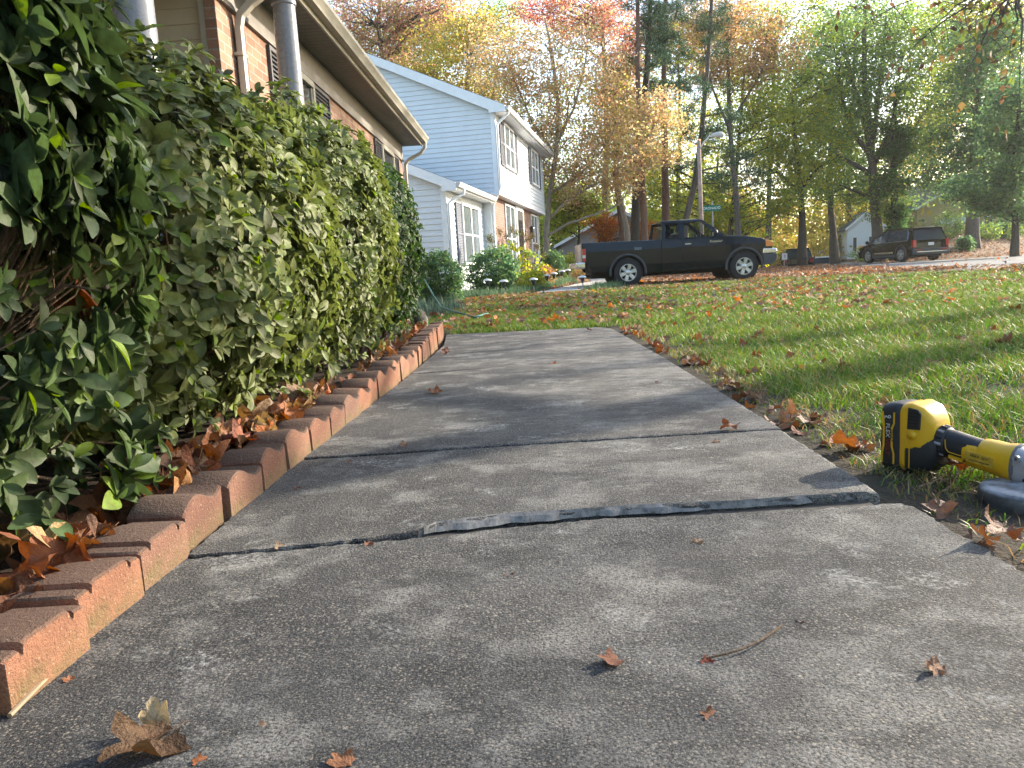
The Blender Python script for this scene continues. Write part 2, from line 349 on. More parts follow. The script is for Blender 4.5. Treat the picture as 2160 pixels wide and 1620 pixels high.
def prof_mesh(kind, L, H):
    """side outline (y,z) of one edging brick, extruded across x 0..-.11"""
    if kind == 'shoulder': pr = [(0, 0), (0, H * .86), (.004, H * .9), (.024, H * .92), (.026, H * .82), (.031, H * .82), (.034, H * .99), (.045, H * 1.02), (L - .045, H * 1.02), (L - .034, H * .99), (L - .031, H * .82), (L - .026, H * .82), (L - .024, H * .92), (L - .004, H * .9), (L, H * .86), (L, 0)]
    else:
        pr = [(0, 0), (0, H * .80)]
        for k in range(11): t = k / 10; pr.append((.004 + t * L * .60, H * .82 + H * .22 * math.sin(math.pi * min(1, t * .93 + .04))))
        for k in range(1, 8): t = k / 7; pr.append((.004 + L * (.60 + .38 * t), H * .86 - H * .12 * math.sin(math.pi * t) - .0 * t))
        pr += [(L, H * .80), (L, 0)]
    out = []
    for p in pr: out.append(p if p[1] > 0 else (p[0], -.05))
    mb = MB(); k = len(out)
    cxs = [(-.098, .97), (-.090, 1.0), (-.012, 1.0), (-.004, .985), (0, .94)]
    rings = [[(x, L / 2 + (p[0] - L / 2) * (.958 - (1 - s) * .4), p[1] * (s if p[1] > 0 else 1)) for p in out] for x, s in cxs]
    mb.loft(rings); return mb
protoB = {}
for kd, L, H in (('shoulder', .157, .066), ('scallop', .182, .086), ('scallop2', .182, .10), ('shoulder2', .157, .118)):
    mb = prof_mesh('shoulder' if kd.startswith('sh') else 'scallop', L, H); o = mb.build('edging_brick', BR, auto=22); protoB[kd] = o.data; bpy.data.objects.remove(o)
y = .575; n = 0
while y < 6.2:
    kd = 'shoulder' if y < 1.18 else 'scallop' if y < 2.6 else 'scallop2' if y < 4.05 else 'shoulder2'
    L = .163 if kd.startswith('sh') else .187
    o = bpy.data.objects.new('edging_brick', protoB[kd]); COL.objects.link(o)
    xx = np.interp(y, [.5, 1.2, 4.1, 6.2], [-.572, -.602, -.615, -.735]) + random.uniform(-.008, .005)
    o.location = (xx, y, walk_z(y) - .004 + random.uniform(-.008, .005)); o.rotation_euler = (random.uniform(-.035, .035), random.uniform(-.05, .05), random.uniform(-.06, .06))
    ordn = ['first', 'second', 'third', 'fourth', 'fifth', 'sixth', 'seventh', 'eighth', 'ninth', 'tenth', 'eleventh', 'twelfth', 'thirteenth', 'fourteenth', 'fifteenth', 'sixteenth']
    if kd == 'shoulder': lab = f'{ordn[n]} square-shouldered brown edging brick from the near end'; n += 1; n = 0 if y + L >= 1.18 else n
    elif kd.startswith('scallop'):
        lab = f'{ordn[min(n, 15)]} scalloped red edging brick beyond the square-shouldered near ones'; n += 1; n = 0 if y + L >= 4.05 else n
    else: lab = f'{ordn[min(n, 15)]} tall grey brown edging brick beyond the scalloped row'; n += 1
    tag(o, lab, 'edging brick', 'edging bricks along the walk'); y += L
# ================================================================ LEAF SHAPES
def green_leaf(nl=6):
    """azalea leaf, length 1 along +Y, folded at the midrib"""
    V = []; F = []
    for k in range(nl + 1):
        t = k / nl; wd = .258 * math.sin(math.pi * min(1, (t * .93 + .05)) ** 1.15) ** .8 ; zz = -.16 * t * t + .05 * t
        V += [(-wd, t, zz + wd * .35), (0, t, zz), (wd, t, zz + wd * .35)]
    for k in range(nl): b = k * 3; F += [(b, b + 1, b + 4, b + 3), (b + 1, b + 2, b + 5, b + 4)]
    return np.array(V), np.array(F)
def instances(LV, LF, pos, rot, scl, bend=None):
    """bake N copies: rot (N,3,3)"""
    N = len(pos); V = np.einsum('nij,kj->nki', rot, LV) * scl[:, None, None] + pos[:, None, :]
    F = LF[None] + (np.arange(N) * len(LV))[:, None, None]; return V.reshape(-1, 3), F.reshape(-1, LF.shape[1])
def frames(d, up=None):
    """rotation matrices whose Y axis is d (N,3), Z near up"""
    d = d / np.linalg.norm(d, axis=1, keepdims=True)
    if up is None: up = rng.normal(size=d.shape)
    x = np.cross(d, up); x /= np.linalg.norm(x, axis=1, keepdims=True) + 1e-9; z = np.cross(x, d)
    return np.stack([x, d, z], -1)
AZ = leafmat('azalea leaf', .30, .55, .28, mott=55); TW = bark('twig bark', (.10, .06, .035), (.25, .17, .11), 20)
GLV, GLF = green_leaf()
HC = [  # centre x, y, half width x, half length y, top z, leaf length, colour, count
    (-1.13, .84, .50, .66, 1.24, .056, (.055, .088, .034), 3200),
    (-1.17, 2.20, .49, .90, 1.0, .047, (.135, .170, .056), 4300),  # this and the next: leaf colour paled to carry the sunlight
    (-1.20, 3.55, .50, .80, 1.17, .044, (.135, .172, .054), 4600),
    (-1.22, 4.85, .48, .72, 1.16, .038, (.050, .10, .028), 4600)]
HL = ['large azalea shrub nearest the camera with big dark leaves and bare twigs low down', 'rounded azalea shrub with leaves coloured pale for sunlight next to the nearest dark one',
      'sunlit azalea shrub with upright shoots just before the dark last one', 'dark small-leaved azalea shrub at the far end of the row by the house corner']
for si, (cx, cy, ax, ay, top, ll, colr, cnt) in enumerate(HC):
    t = thing('azalea_shrub', HL[si], 'shrub', (cx, cy, .02), group='azalea shrubs along the walk')
    nn = cnt; u = rng.normal(size=(nn * 4, 3)); u[:, 0] += .35; u[:, 2] += rng.uniform(-.35, .35, nn * 4); u /= np.linalg.norm(u, axis=1, keepdims=True)
    rad = np.abs(u[:, 0]) ** 3.2 + np.abs(u[:, 1]) ** 3.2 + np.abs(u[:, 2]) ** 3.2; u2 = u / rad[:, None] ** (1 / 3.2)
    cz = top * .54; hz = top * .46
    lay = rng.choice([1.0, .93, .82, .66], size=len(u), p=[.5, .26, .14, .10])
    lump = 1 + .05 * np.sin(u2[:, 1] * 7 + si) * np.sin(u2[:, 2] * 6) + rng.normal(0, .03, len(u))
    pos = np.stack([u2[:, 0] * ax, u2[:, 1] * ay, cz + u2[:, 2] * hz], 1) * np.stack([lay * lump, lay * lump, np.ones(len(u))], 1)
    pos[:, 2] = np.where(u2[:, 2] > .8, pos[:, 2] - (1 - lay) * .4 + (lump - 1) * .6, pos[:, 2])
    keep = (pos[:, 0] > -ax * .75) & (pos[:, 2] > .05) & (np.hypot(pos[:, 0] + cx, pos[:, 1] + cy) > 1.17)
    wy = pos[:, 1] + cy
    lim = np.where(pos[:, 2] < .35, .86 + .40 * pos[:, 2], 1.0); pos[:, 0] = np.where(pos[:, 0] > 0, pos[:, 0] * lim, pos[:, 0])
    if si == 0:
        hole = (pos[:, 2] < .52) & (pos[:, 2] > .16) & (rng.uniform(size=len(pos)) < .68) & (wy < 1.45)
        keep &= ~hole
    hole2 = (np.sin(pos[:, 1] * 9 + 2) * np.sin(pos[:, 2] * 11 + si * 2) > .72) & (rng.uniform(size=len(pos)) < .75); keep &= ~hole2
    pos = pos[keep][:nn]; u = u[keep][:nn]
    ex = 170 if si == 0 else 120; ey = rng.uniform(-ay * .9, ay * .95, ex); ez = rng.uniform(.06, .34, ex); exx = rng.uniform(.26, .46, ex) - (.34 - ez) * .1
    okx = np.hypot(exx + cx, ey + cy) > 1.08; pos = np.vstack([pos, np.stack([exx, ey, ez], 1)[okx]]); u = np.vstack([u, np.stack([np.ones(ex), rng.normal(0, .4, ex), rng.normal(0, .3, ex)], 1)[okx]])
    # shoots
    K = len(pos); nor = u / np.linalg.norm(u, axis=1, keepdims=True) + np.array([0, 0, .35]) + rng.normal(0, .38, (K, 3)); nor /= np.linalg.norm(nor, axis=1, keepdims=True)
    shoots = []
    for q in range(16 if si != 0 else 9):
        k = random.randrange(K)
        if pos[k, 2] > top * .75:
            d = np.array([random.uniform(-.2, .5), random.uniform(-.3, .3), 1.]); d /= np.linalg.norm(d); Ls = random.uniform(.05, .15)
            shoots.append((pos[k], pos[k] + d * Ls))
            for w_ in np.linspace(.3, 1, 4): pos = np.vstack([pos, pos[k] + d * Ls * w_]); nor = np.vstack([nor, d])
    K = len(pos); nl = 7; sz = ll * rng.uniform(.5, 1.3, K) * (.98 if si == 0 else 1)
    dirs = []; ups = []; ps = []; ss_ = []; cs = []
    e1 = np.cross(nor, rng.normal(size=nor.shape)); e1 /= np.linalg.norm(e1, axis=1, keepdims=True); e2 = np.cross(nor, e1)
    hue = rng.normal(0, 1, K)
    for j in range(nl):
        th = 2 * math.pi * (j + rng.uniform(-.25, .25, K)) / nl * (1.0 if j < 5 else 1.7); el = np.where(j < 5, rng.uniform(.0, .55, K), rng.uniform(.7, 1.3, K))
        d = (e1 * np.cos(th)[:, None] + e2 * np.sin(th)[:, None]) * np.cos(el)[:, None] + nor * np.sin(el)[:, None]
        d[:, 2] -= .12; dirs.append(d); ups.append(nor + rng.normal(0, .12, nor.shape)); ps.append(pos + nor * .004); s_ = sz * (1 if j < 5 else .6) * rng.uniform(.75, 1.15, K); ss_.append(s_)
        base = np.array(colr)[None] * (1 + .22 * hue[:, None] + rng.normal(0, .12, (K, 1)))
        yl = (rng.uniform(size=(K, 1)) < (.22 if j >= 5 else .035)) * 1.; base = base * (1 - yl) + np.array([.14, .22, .03]) * yl
        cs.append(np.clip(base, .012, .5))
    # drop some leaves
    d = np.vstack(dirs); rot = frames(d, np.vstack(ups)); pp = np.vstack(ps); s1 = np.concatenate(ss_); cc = np.vstack(cs)
    kp_ = rng.uniform(size=len(pp)) < .86; V, F = instances(GLV, GLF, pp[kp_], rot[kp_], s1[kp_])
    npmesh('foliage', V, F, AZ, t, col=np.repeat(cc[kp_], len(GLV), 0), smooth=True)
    mb = MB(); stems = [Vector((random.uniform(-.15, .2), random.uniform(-.8, .8) * ay * .8, -.03)) for _ in range(9)]
    for k in random.sample(range(len(pos)), min(len(pos), 420 if si == 0 else 300)):
        tip = Vector(pos[k]); b = min(stems, key=lambda q: (q - tip).length); b = Vector((b.x * .8, b.y, b.z))
        m1 = b.lerp(tip, .45) + Vector((random.uniform(-.05, .05), random.uniform(-.08, .08), random.uniform(-.02, .1))); m2 = b.lerp(tip, .8) + Vector((random.uniform(-.04, .04), random.uniform(-.05, .05), random.uniform(-.02, .03)))
        q0 = m1.lerp(b, random.uniform(0, .6)); mb.tube([q0, m1, m2, tip], [.0042, .003, .002, .0012], 5, cap=False)
    for q in stems:
        for r_ in range(3): mb.tube([q, q + Vector((random.uniform(-.1, .2), random.uniform(-.2, .2), .25)), q + Vector((random.uniform(-.15, .3), random.uniform(-.35, .35), .6))], [.014, .009, .004], 6)
    for a, b in shoots: mb.tube([a, b], [.0022, .0012], 4)
    if si == 0:
        for r_ in range(70):
            a = Vector((random.uniform(-.1, .38), random.uniform(-.5, .6), random.uniform(.1, .55))); b = a + Vector((random.uniform(-.15, .2), random.uniform(-.35, .35), random.uniform(-.15, .15)))
            mb.tube([a, a.lerp(b, .5) + Vector((0, 0, random.uniform(-.03, .03))), b], [.0035, .0028, .0012], 5, cap=False)
    mb.build('branches', TW, t, smooth=True)
# ================================================================ DRY LEAVES
def dry_leaf(seed, lobes=5, curl=1.0, nr=4, na=30):
    r_ = random.Random(seed); V = [(0, 0, 0)]; F3 = []
    tips = [math.pi / 2 + (k - (lobes - 1) / 2) * (2 * math.pi / (lobes + .9)) for k in range(lobes)]
    ph = [r_.uniform(0, 6.28) for _ in range(6)]; ax = r_.uniform(0, math.pi); cv = r_.uniform(.5, 1.2) * curl
    for i in range(1, nr + 1):
        for k in range(na):
            t = -math.pi / 2 + .12 + (2 * math.pi - .24) * k / (na - 1)
            m = max(max(0, 1 - abs(t - a) / .52) ** .9 * (1 - .15 * abs(j - (lobes - 1) / 2)) for j, a in enumerate(tips))
            rr = (.50 + .46 * m + .05 * math.sin(17 * t + ph[0])) * i / nr
            x, y = rr * math.cos(t), rr * math.sin(t)
            u = x * math.cos(ax) + y * math.sin(ax); q = -x * math.sin(ax) + y * math.cos(ax)
            z = cv * (.45 * u * u * (1 if r_ else 1) - .12) + .16 * curl * math.sin(3 * t + ph[1]) * (i / nr) ** 1.5 + .10 * curl * math.sin(5 * q + ph[2]) * (i / nr) + .05 * math.sin(9 * t + ph[3]) * (i / nr) ** 2
            if abs(u) > .45: s_ = abs(u) - .45; x -= math.copysign(s_ * .5 * curl, u) * math.cos(ax); y -= math.copysign(s_ * .5 * curl, u) * math.sin(ax); z += s_ * .5 * curl
            V.append((x * .5, y * .5, z * .5))
    F = []
    for k in range(na - 1): F.append((0, 1 + k, 2 + k, 2 + k))
    for i in range(1, nr):
        for k in range(na - 1): a = 1 + (i - 1) * na + k; b = a + na; F.append((a, b, b + 1, a + 1))
    V = np.array(V); F = [f if f[2] != f[3] else f[:3] for f in F]
    return V, F
def dryleafmat():
    g = NG('dry leaf'); v = g.co(); rnd = g.n('ObjectInfo').outputs['Random']
    a = g.n('Attribute', _attribute_name='Col').outputs[0]
    hue = g.ramp(rnd, [(0., (.24, .125, .07)), (.25, (.16, .085, .055)), (.45, (.30, .20, .13)), (.6, (.33, .14, .06)), (.75, (.10, .065, .05)), (.9, (.34, .26, .18)), (1., (.25, .085, .045))])
    hue = g.mix(1., hue, a, 'MULTIPLY'); n = g.noise(v, 3.5, 5, .7); n2 = g.noise(v, 18, 4)
    c = g.mix(g.ramp(n, [(.35, 0.), (.7, .8)]), hue, g.mix(1., hue, (.45, .35, .3), 'MULTIPLY'))
    wv = g.n('TexWave', _wave_type='RINGS', _rings_direction='Z', Scale=.8, Distortion=9., Detail=3.); g.set(wv.inputs['Vector'], v)
    c = g.mix(g.ramp(wv.outputs[0], [(.0, .55), (.08, 0.)]), c, g.mix(1., hue, (.35, .25, .2), 'MULTIPLY')); g.color(c); g.rough(.62)
    g.bump(n2, .6, .01); t = g.n('BsdfTranslucent'); hs = g.n('HueSaturation', Saturation=1.2, Value=1.3, Color=c); g.set(t.inputs[0], hs.outputs[0])
    mx = g.n('MixShader', Fac=.18); g.t.links.new(g.b.outputs[0], mx.inputs[1]); g.t.links.new(t.outputs[0], mx.inputs[2]); g.t.links.new(mx.outputs[0], g.out.inputs[0]); return g.m
DL = dryleafmat(); DM = []; DLV = []
for k in range(9):
    V, F = dry_leaf(k * 7 + 3, 5 if k % 3 else 3, [.5, .9, 1.3][k % 3] if k < 6 else 1.6)
    me = bpy.data.meshes.new('fallen_leaf'); me.from_pydata([tuple(p) for p in V], [], F)
    mb_s = len(V); st = MB(); st.tube([(0, -.02, 0), (.03, -.2, .03), (.09, -.38, .05)], [.008, .007, .006], 4)
    V2_ = [tuple(p) for p in V] + st.v; F2_ = list(F) + [tuple(i + mb_s for i in f) for f in st.f]
    me = bpy.data.meshes.new('fallen_leaf'); me.from_pydata(V2_, [], F2_); me.materials.append(DL); me.polygons.foreach_set('use_smooth', [True] * len(me.polygons))
    a = me.color_attributes.new('Col', 'FLOAT_COLOR', 'POINT'); a.data.foreach_set('color', np.ones(len(V2_) * 4, np.float32)); DM.append(me)
def tinted(me, c):
    m = me.copy(); a = m.color_attributes['Col']; d = np.ones((len(m.vertices), 4), np.float32); d[:, :3] = c; a.data.foreach_set('color', d.ravel()); return m
def lowleaf(seed):   # light version for the mass on the lawn
    V, F = dry_leaf(seed, 5, .9, 1, 12); T = []
    for f in F: T.append(f if len(f) == 3 else f[:3])
    return V, np.array(T)
def fleaf(x, y, z, s, k=None, tilt=.5, label=None, group=None, c=None, rz=None, rx=None, zs=1.):
    me = DM[k if k is not None else random.randrange(9)]
    if c is not None: me = tinted(me, c)
    o = bpy.data.objects.new('fallen_leaf', me); COL.objects.link(o); o.scale = (s, s, s * zs)
    o.rotation_euler = (rx if rx is not None else random.gauss(0, tilt), random.gauss(0, tilt), rz if rz is not None else random.uniform(0, 6.28))
    co_ = np.empty(len(me.vertices) * 3, np.float32); me.vertices.foreach_get('co', co_); co_ = co_.reshape(-1, 3) @ np.array(o.rotation_euler.to_matrix()).T * s
    o.location = (x, y, z - float(np.percentile(co_[:, 2], 3)))           # seated on what carries it
    return tag(o, label, 'leaf', group)
def WP(px, py, lift=0.):     # point on the walk below a photo pixel
    r = CM @ np.array([(px - 1080) / FPX, -(py - 810) / FPX, -1.]); t = -CP[2] / (r[2] + .006 * r[1]); p = CP + r * t; return p[0], p[1], p[2] + (-.004 if p[1] < 1.28 else .006) + lift
walk_leaves = [
    (320, 1575, .10, 7, 'large curled brown leaf with raised stem in the near left corner of the walk', (.62, .66, .52), 2.4, .2, .0),
    (330, 1530, .05, 7, 'pale folded tip of dry leaf beside the large curled one in the near corner', (1.3, 1.5, 1.3), .3, .9, .03),
    (550, 1530, .022, 1, 'small pale tan leaf piece to the right of the large curled leaf', (1.3, 1.5, 1.6), .2, .1, 0),
    (1295, 1392, .042, 4, 'reddish brown curled leaf on the walk left of the thin twig', (1.1, .75, .6), 1.5, .3, .002),
    (1492, 1392, .020, 5, 'small red brown leaf scrap at the near end of the thin twig', (1.2, .7, .6), .5, .5, .004),
    (1975, 1410, .036, 8, 'curled brown leaf near the right edge of the walk in front', (1.1, .9, .8), .7, .3, .006),
    (1502, 1503, .026, 4, 'small folded brown leaf at the bottom middle of the walk', (1, .75, .6), 1.2, .2, .002),
    (1690, 1305, .016, 2, 'tiny red brown scrap beyond the far end of the thin twig', (1, .6, .5), 2., .2, .002),
    (920, 832, .085, 7, 'orange brown leaf lying alone on the middle of the walk', (1.2, .85, .5), 1.0, .1, .01),
    (852, 945, .032, 5, 'small brown leaf with a pointed tip just before the middle joint', (.9, .8, .8), .6, .5, .008),
    (1540, 912, .07, 6, 'crumpled brown leaf debris by the right end of the middle joint', (.8, .7, .7), .3, .1, .006),
    (1512, 937, .03, 1, 'flat brown leaf scrap right of the crumpled debris', (.8, .65, .6), .1, .1, .002),
    (778, 1147, .026, 5, 'brown leaf scrap at the left end of the lifted joint', (.9, .7, .7), 1.1, .2, .003),
    (590, 1153, .024, 3, 'narrow tan leaf standing on edge by the left of the lifted joint', (1.2, 1.1, 1.0), .8, .9, .006),
    (1060, 1161, .022, 0, 'flat brown leaf scrap just in front of the lifted joint', (.9, .8, .8), .2, .1, 0),
    (1075, 1210, .020, 4, 'crumbled rust red leaf bit in front of the lifted joint', (1.1, .5, .4), .5, .1, 0),
    (1470, 1142, .030, 1, 'thin grey tan leaf sliver right of the lifted joint middle', (1.0, 1.1, 1.1), .3, .2, .002),
    (725, 1605, .035, 4, 'rusty leaf fragment cut by the bottom edge of the photo', (1.2, .85, .6), .9, .2, .002),
    (735, 978, .022, 3, 'tiny pale leaf bit on the near side of the middle joint', (1.3, 1.3, 1.2), .5, .3, .002),
    (628, 1035, .018, 2, 'small rust coloured leaf roll left of centre before the middle joint', (1.2, .6, .4), .5, .1, .002),
    (1170, 770, .05, 4, 'small brown leaf on the far joint', (1, .7, .6), .9, .2, .003),
    (1245, 700, .07, 6, 'dark brown leaf near the far right corner of the walk', (.7, .6, .6), .9, .1, .006),
    (1142, 707, .05, 0, 'pale green leaf at the far end of the walk', (1.3, 2.4, 1.8), .9, .05, .003),
    (940, 748, .10, 8, 'large rusty curled leaf against the tall far edging bricks', (1.1, .8, .7), .9, .4, .02),
    (1340, 1190, .014, 1, 'tiny rust leaf crumb in front of the ground-down joint middle', (1.1, .6, .5), .5, .1, 0),
    (145, 1430, .018, 4, 'tiny tan leaf bit beside the nearest brick', (1.3, 1., .8), .5, .3, .002),
    (420, 1600, .018, 5, 'small orange bud scale at the bottom left of the walk', (1.5, 1., .6), .5, .4, .004),
    (1385, 812, .03, 2, 'small dark leaf crumb on the right of the third panel', (.6, .6, .7), .5, .4, .002)]
for px, py, s, k, lab, c, rz, rx, dz in walk_leaves:
    x, y, z = WP(px, py); fleaf(x, y, z - .002, s * 1.08, k, .12, lab, 'leaves lying on the walk', c, rz, rx, 1. if s > .1 else .5)
mb = MB(); a = WP(1480, 1388, .003); c_ = WP(1648, 1318, .003)
mb.tube([Vector(a).lerp(Vector(c_), t) + Vector((0, -.018 * math.sin(math.pi * t), .003 * math.sin(math.pi * t))) for t in np.linspace(0, 1, 9)], [.0013] * 9, 6)
tag(mb.build('twig', TW), 'thin dark curved twig lying on the near panel of the walk', 'twig')
mb = MB(); a = Vector(WP(20, 1510, .004)); b = Vector(WP(130, 1400, .004)); mb.tube([a, a.lerp(b, .5) + Vector((.004, 0, .004)), b], [.003, .0026, .0015], 6)
tag(mb.build('twig', plain('dry stem', (.22, .17, .11), .8)), 'pale dry stem lying at the foot of the nearest edging brick', 'twig')
# leaves in the bed behind the bricks
nb = 0
for k in range(160):
    y = random.uniform(.9, 5.9) if k > 95 else random.uniform(.8, 2.6); x = np.interp(y, [.5, 1.2, 4.1, 6.2], [-.69, -.72, -.73, -.85]) - abs(random.gauss(0, .08)) + .025
    s = random.uniform(.075, .135) * (1 if y < 3 else .9); c = random.choice([(1.2, .95, .8), (1., .75, .55), (.9, .85, .8), (1.4, 1.2, .9), (1.5, 1.5, 1.1), (.8, .6, .55)])
    fleaf(x, y, .0 + random.uniform(0, .05) + .02 * (y > 2), s, random.choice([2, 5, 6, 7, 8, 1]), .75, 'curled dry orange brown leaf heaped in the bed between the bricks and the shrubs', 'dry leaves in the shrub bed', c); nb += 1
for x, y, z, s, lab in ((-.86, 1.42, .36, .17, 'big rust orange dead leaf caught low in the nearest shrub'), (-.93, 1.38, .78, .12, 'rust orange dead leaf caught high in the nearest shrub at the photo edge'), (-.80, 2.9, .30, .10, 'tan dead leaf caught in the lower twigs of the pale shrub')):
    fleaf(x, y, z, s, 7, .3, lab, None, (1.3, .7, .35), None, 1.3)
# lawn leaves: individuals, then the mass
def lawn_ok(x, y): return (x > .72 + .0 * y or y > 6.45) and not (x < -1.6)
cnt = 0; tries = 0
EDGE = [(random.uniform(.665, .80), random.uniform(.95, 6.0)) for _ in range(60)]
cand = EDGE + [(None, None)] * 400
for ex, ey in cand:
    if cnt >= 118: break
    if ex is None:
        y = 1.5 + 6.0 * random.random() ** .8; x = random.uniform(.75, min(.72 * y + .3, 6)) if y < 6.4 else random.uniform(-.9, 5.5)
    else: x, y = ex, ey
    if .72 < x < 1.25 and 1.15 < y < 1.75: continue
    s = random.uniform(.06, .115) if y > 1.6 else random.uniform(.05, .085)
    fleaf(x, y, float(gz(x, y)) + .0 + .012 * (ex is None), s, None, .4, 'dry brown fallen leaf lying along the right edge of the walk' if ex is not None else 'dry brown fallen leaf lying on the lawn grass near the walk', 'dry leaves at the walk edge' if ex is not None else 'dry leaves on the near lawn', random.choice([(1, 1, 1), (1.3, 1.3, 1.3), (.8, .8, .85), (1.3, .9, .7)])); cnt += 1
fleaf(.70, 1.13, -.012, .10, 7, .2, 'bright rust red leaf wedged at the walk edge below the grinder', 'dry leaves at the walk edge', (.6, .42, .4), 2.2, .25, .6)
fleaf(.86, 1.52, -.01, .12, 4, .2, 'long brown leaf lying under the handle of the grinder', None, (1.3, .9, .75), 1.9, .1)
fleaf(.92, 1.45, -.01, .10, 6, .2, 'rust red leaf lying under the grey head of the grinder', None, (.9, .55, .45), 1., .2)
LW = leafmat('litter leaf', .25, .65, .2)
LV_, LF_ = [], []; offs = 0; pc_ = []
def scatter_leaves(N, fx, name, kindlabel):
    global rng
    P_ = fx(N); N = len(P_); parts = []; off = 0; Vs = []; Fs = []; Cs = []
    pal = np.array([(.30, .14, .07), (.20, .09, .05), (.36, .22, .13), (.40, .16, .06), (.13, .08, .05), (.42, .31, .2), (.27, .2, .16)])
    for q in range(4):
        Vl, Fl = lowleaf(q * 5 + 1); sel = np.arange(N) % 4 == q; n_ = sel.sum()
        nrm = np.stack([rng.normal(0, .38, n_), rng.normal(0, .38, n_), np.ones(n_)], 1); d = np.cross(nrm, rng.normal(size=(n_, 3))); rot = frames(d, nrm)
        V, F = instances(Vl, Fl, P_[sel][:, :3], rot, P_[sel][:, 3]); Vs.append(V); Fs.append(F + off); off += len(V)
        Cs.append(np.repeat(pal[rng.integers(0, len(pal), n_)] * rng.uniform(.7, 1.25, (n_, 1)), len(Vl), 0))
    o = npmesh(name, np.vstack(Vs), np.vstack(Fs), LW, col=np.vstack(Cs)); tag(o, kindlabel, 'leaf litter', kind='stuff')
def f_lawn(N):
    y = 6.4 + 14.5 * rng.uniform(size=N) ** 1.0; x = rng.uniform(-1.6, 12, N); cl = np.sin(x * 1.7 + 2 * np.sin(y * .9)) * np.sin(y * 1.3 + x * .5)
    k = (rng.uniform(size=N) < .35 + .65 * (cl > .0)) & (x < .75 * y + 1) & ((y < 17.1) | (np.abs(x - np.interp(y, [p[1] for p in pc], [p[0] for p in pc])) > .5) | (rng.uniform(size=N) < .04)) & (rng.uniform(size=N) < np.interp(x / y, [-.1, .1, .3, .5], [1, 1, .8, .35]))
    x, y = x[k], y[k]; return np.stack([x, y, gz(x, y) + .03 + rng.uniform(0, .03, len(x)), rng.uniform(.06, .13, len(x))], 1)
scatter_leaves(10500, f_lawn, 'lawn_leaves', 'brown fallen leaves scattered over the lawn up to the black pickup')
def f_far(N):
    y = 19.5 + 40 * rng.uniform(size=N) ** 1.3; x = rng.uniform(-.1, .72, N) * y; k = (~inpoly(x, y, RP) | (rng.uniform(size=N) < .01)) & ((y > 30) | (np.abs(x - np.interp(y, [p[1] for p in pc], [p[0] for p in pc])) > .5))
    x, y = x[k], y[k]; return np.stack([x, y, gz(x, y) + .02 + rng.uniform(0, .04, len(x)), rng.uniform(.08, .2, len(x))], 1)
scatter_leaves(30000, f_far, 'leaf_litter', 'thick brown leaf litter covering the ground between the lawn and the trees')
def f_pile(N):
    x = 9.4 + rng.normal(0, .4, N); y = 14.7 + rng.normal(0, .35, N); return np.stack([x, y, gz(x, y) + rng.uniform(0, .04, N), rng.uniform(.07, .12, N)], 1)
scatter_leaves(700, f_pile, 'leaf_heap', 'low heap of raked brown leaves at the right edge of the lawn')
# ================================================================ GRASS
GR = leafmat('grass blade', .35, .5, .3)
def grass(N, fx, hgt, wid, name=None):
    P_ = fx(N); N = len(P_); x, y = P_[:, 0], P_[:, 1]; z = gz(x, y) - .004
    lean = rng.normal(0, .42, (N, 2)); d = np.stack([lean[:, 0], lean[:, 1], np.ones(N)], 1)
    h = hgt(y) * rng.uniform(.45, 1.25, N) * P_[:, 2]; wd = wid(y) * rng.uniform(.7, 1.3, N); th = rng.uniform(0, 6.28, N); sx = np.stack([np.cos(th), np.sin(th), np.zeros(N)], 1) * wd[:, None]
    b = np.stack([x, y, z], 1); m = b + d * (h * .55)[:, None]; tip = b + d * h[:, None] + np.stack([lean[:, 0] * h * .7, lean[:, 1] * h * .7, -.15 * h], 1)
    V = np.stack([b - sx, b + sx, m + sx * .8, m - sx * .8, tip + sx * .12, tip - sx * .12], 1).reshape(-1, 3)
    i = (np.arange(N) * 6)[:, None]; F = np.concatenate([i + np.array([[0, 1, 2, 3]]), i + np.array([[3, 2, 4, 5]])], 1).reshape(-1, 4)
    c = np.array([.10, .175, .030])[None] * rng.uniform(.6, 1.5, (N, 1)); dry = rng.uniform(size=(N, 1)) < .2 + .4 * (P_[:, 2:3] < .75); c = np.where(dry, np.array([.26, .21, .10]) * rng.uniform(.6, 1.2, (N, 1)), c)
    c[:, 0] *= rng.uniform(.75, 1.35, N); return V, F, np.repeat(c, 6, 0)
def gfield(y0, y1, pw, xm):
    def f(N):
        y = y0 + (y1 - y0) * rng.uniform(size=N) ** pw; x = -1.7 + rng.uniform(size=N) * (xm(y) + 1.7)
        ok = (np.abs(x - np.interp(y, [p[1] for p in pc], [p[0] for p in pc])) > np.where(y > 17.1, .52, 0)) & ((x > .675) | (y > 6.30)) & ((x < 6) | (y < 15.2 + (9.8 - x) * 1.3)) & (x < 10.8)
        cl = np.sin(x * 6.1 + 2 * np.sin(y * 4.3)) * np.sin(y * 5.7 + x * 2.1) + .6 * np.sin(x * 17 + y * 9) * np.sin(y * 15 - x * 7)
        bare = np.exp(-(x - .68) / .055) * (y < 6.3) + 1.1 * np.exp(-((x - .92) ** 2 + (y - 1.15) ** 2) / .035)
        pr = np.clip(.58 + .42 * cl, .08, 1) * np.clip(1 - bare, .05, 1); pr = np.where((x < -.7) & (y < 9), pr * .5, pr); ok &= rng.uniform(size=N) < pr
        ok &= ~((x > .80) & (x < .99) & (y > 1.27) & (y < 1.44)); lo = np.clip(.5 + .5 * ss(.02, .3, x - .68) + .15 * cl, .35, 1.3)
        return np.stack([x, y, np.where(y > 6.3, 1, lo)], 1)[ok]
    return f
A = grass(150000, gfield(.85, 4.2, .9, lambda y: .72 * y + .35), lambda y: .050 + 0 * y, lambda y: .0013 + .0002 * y)
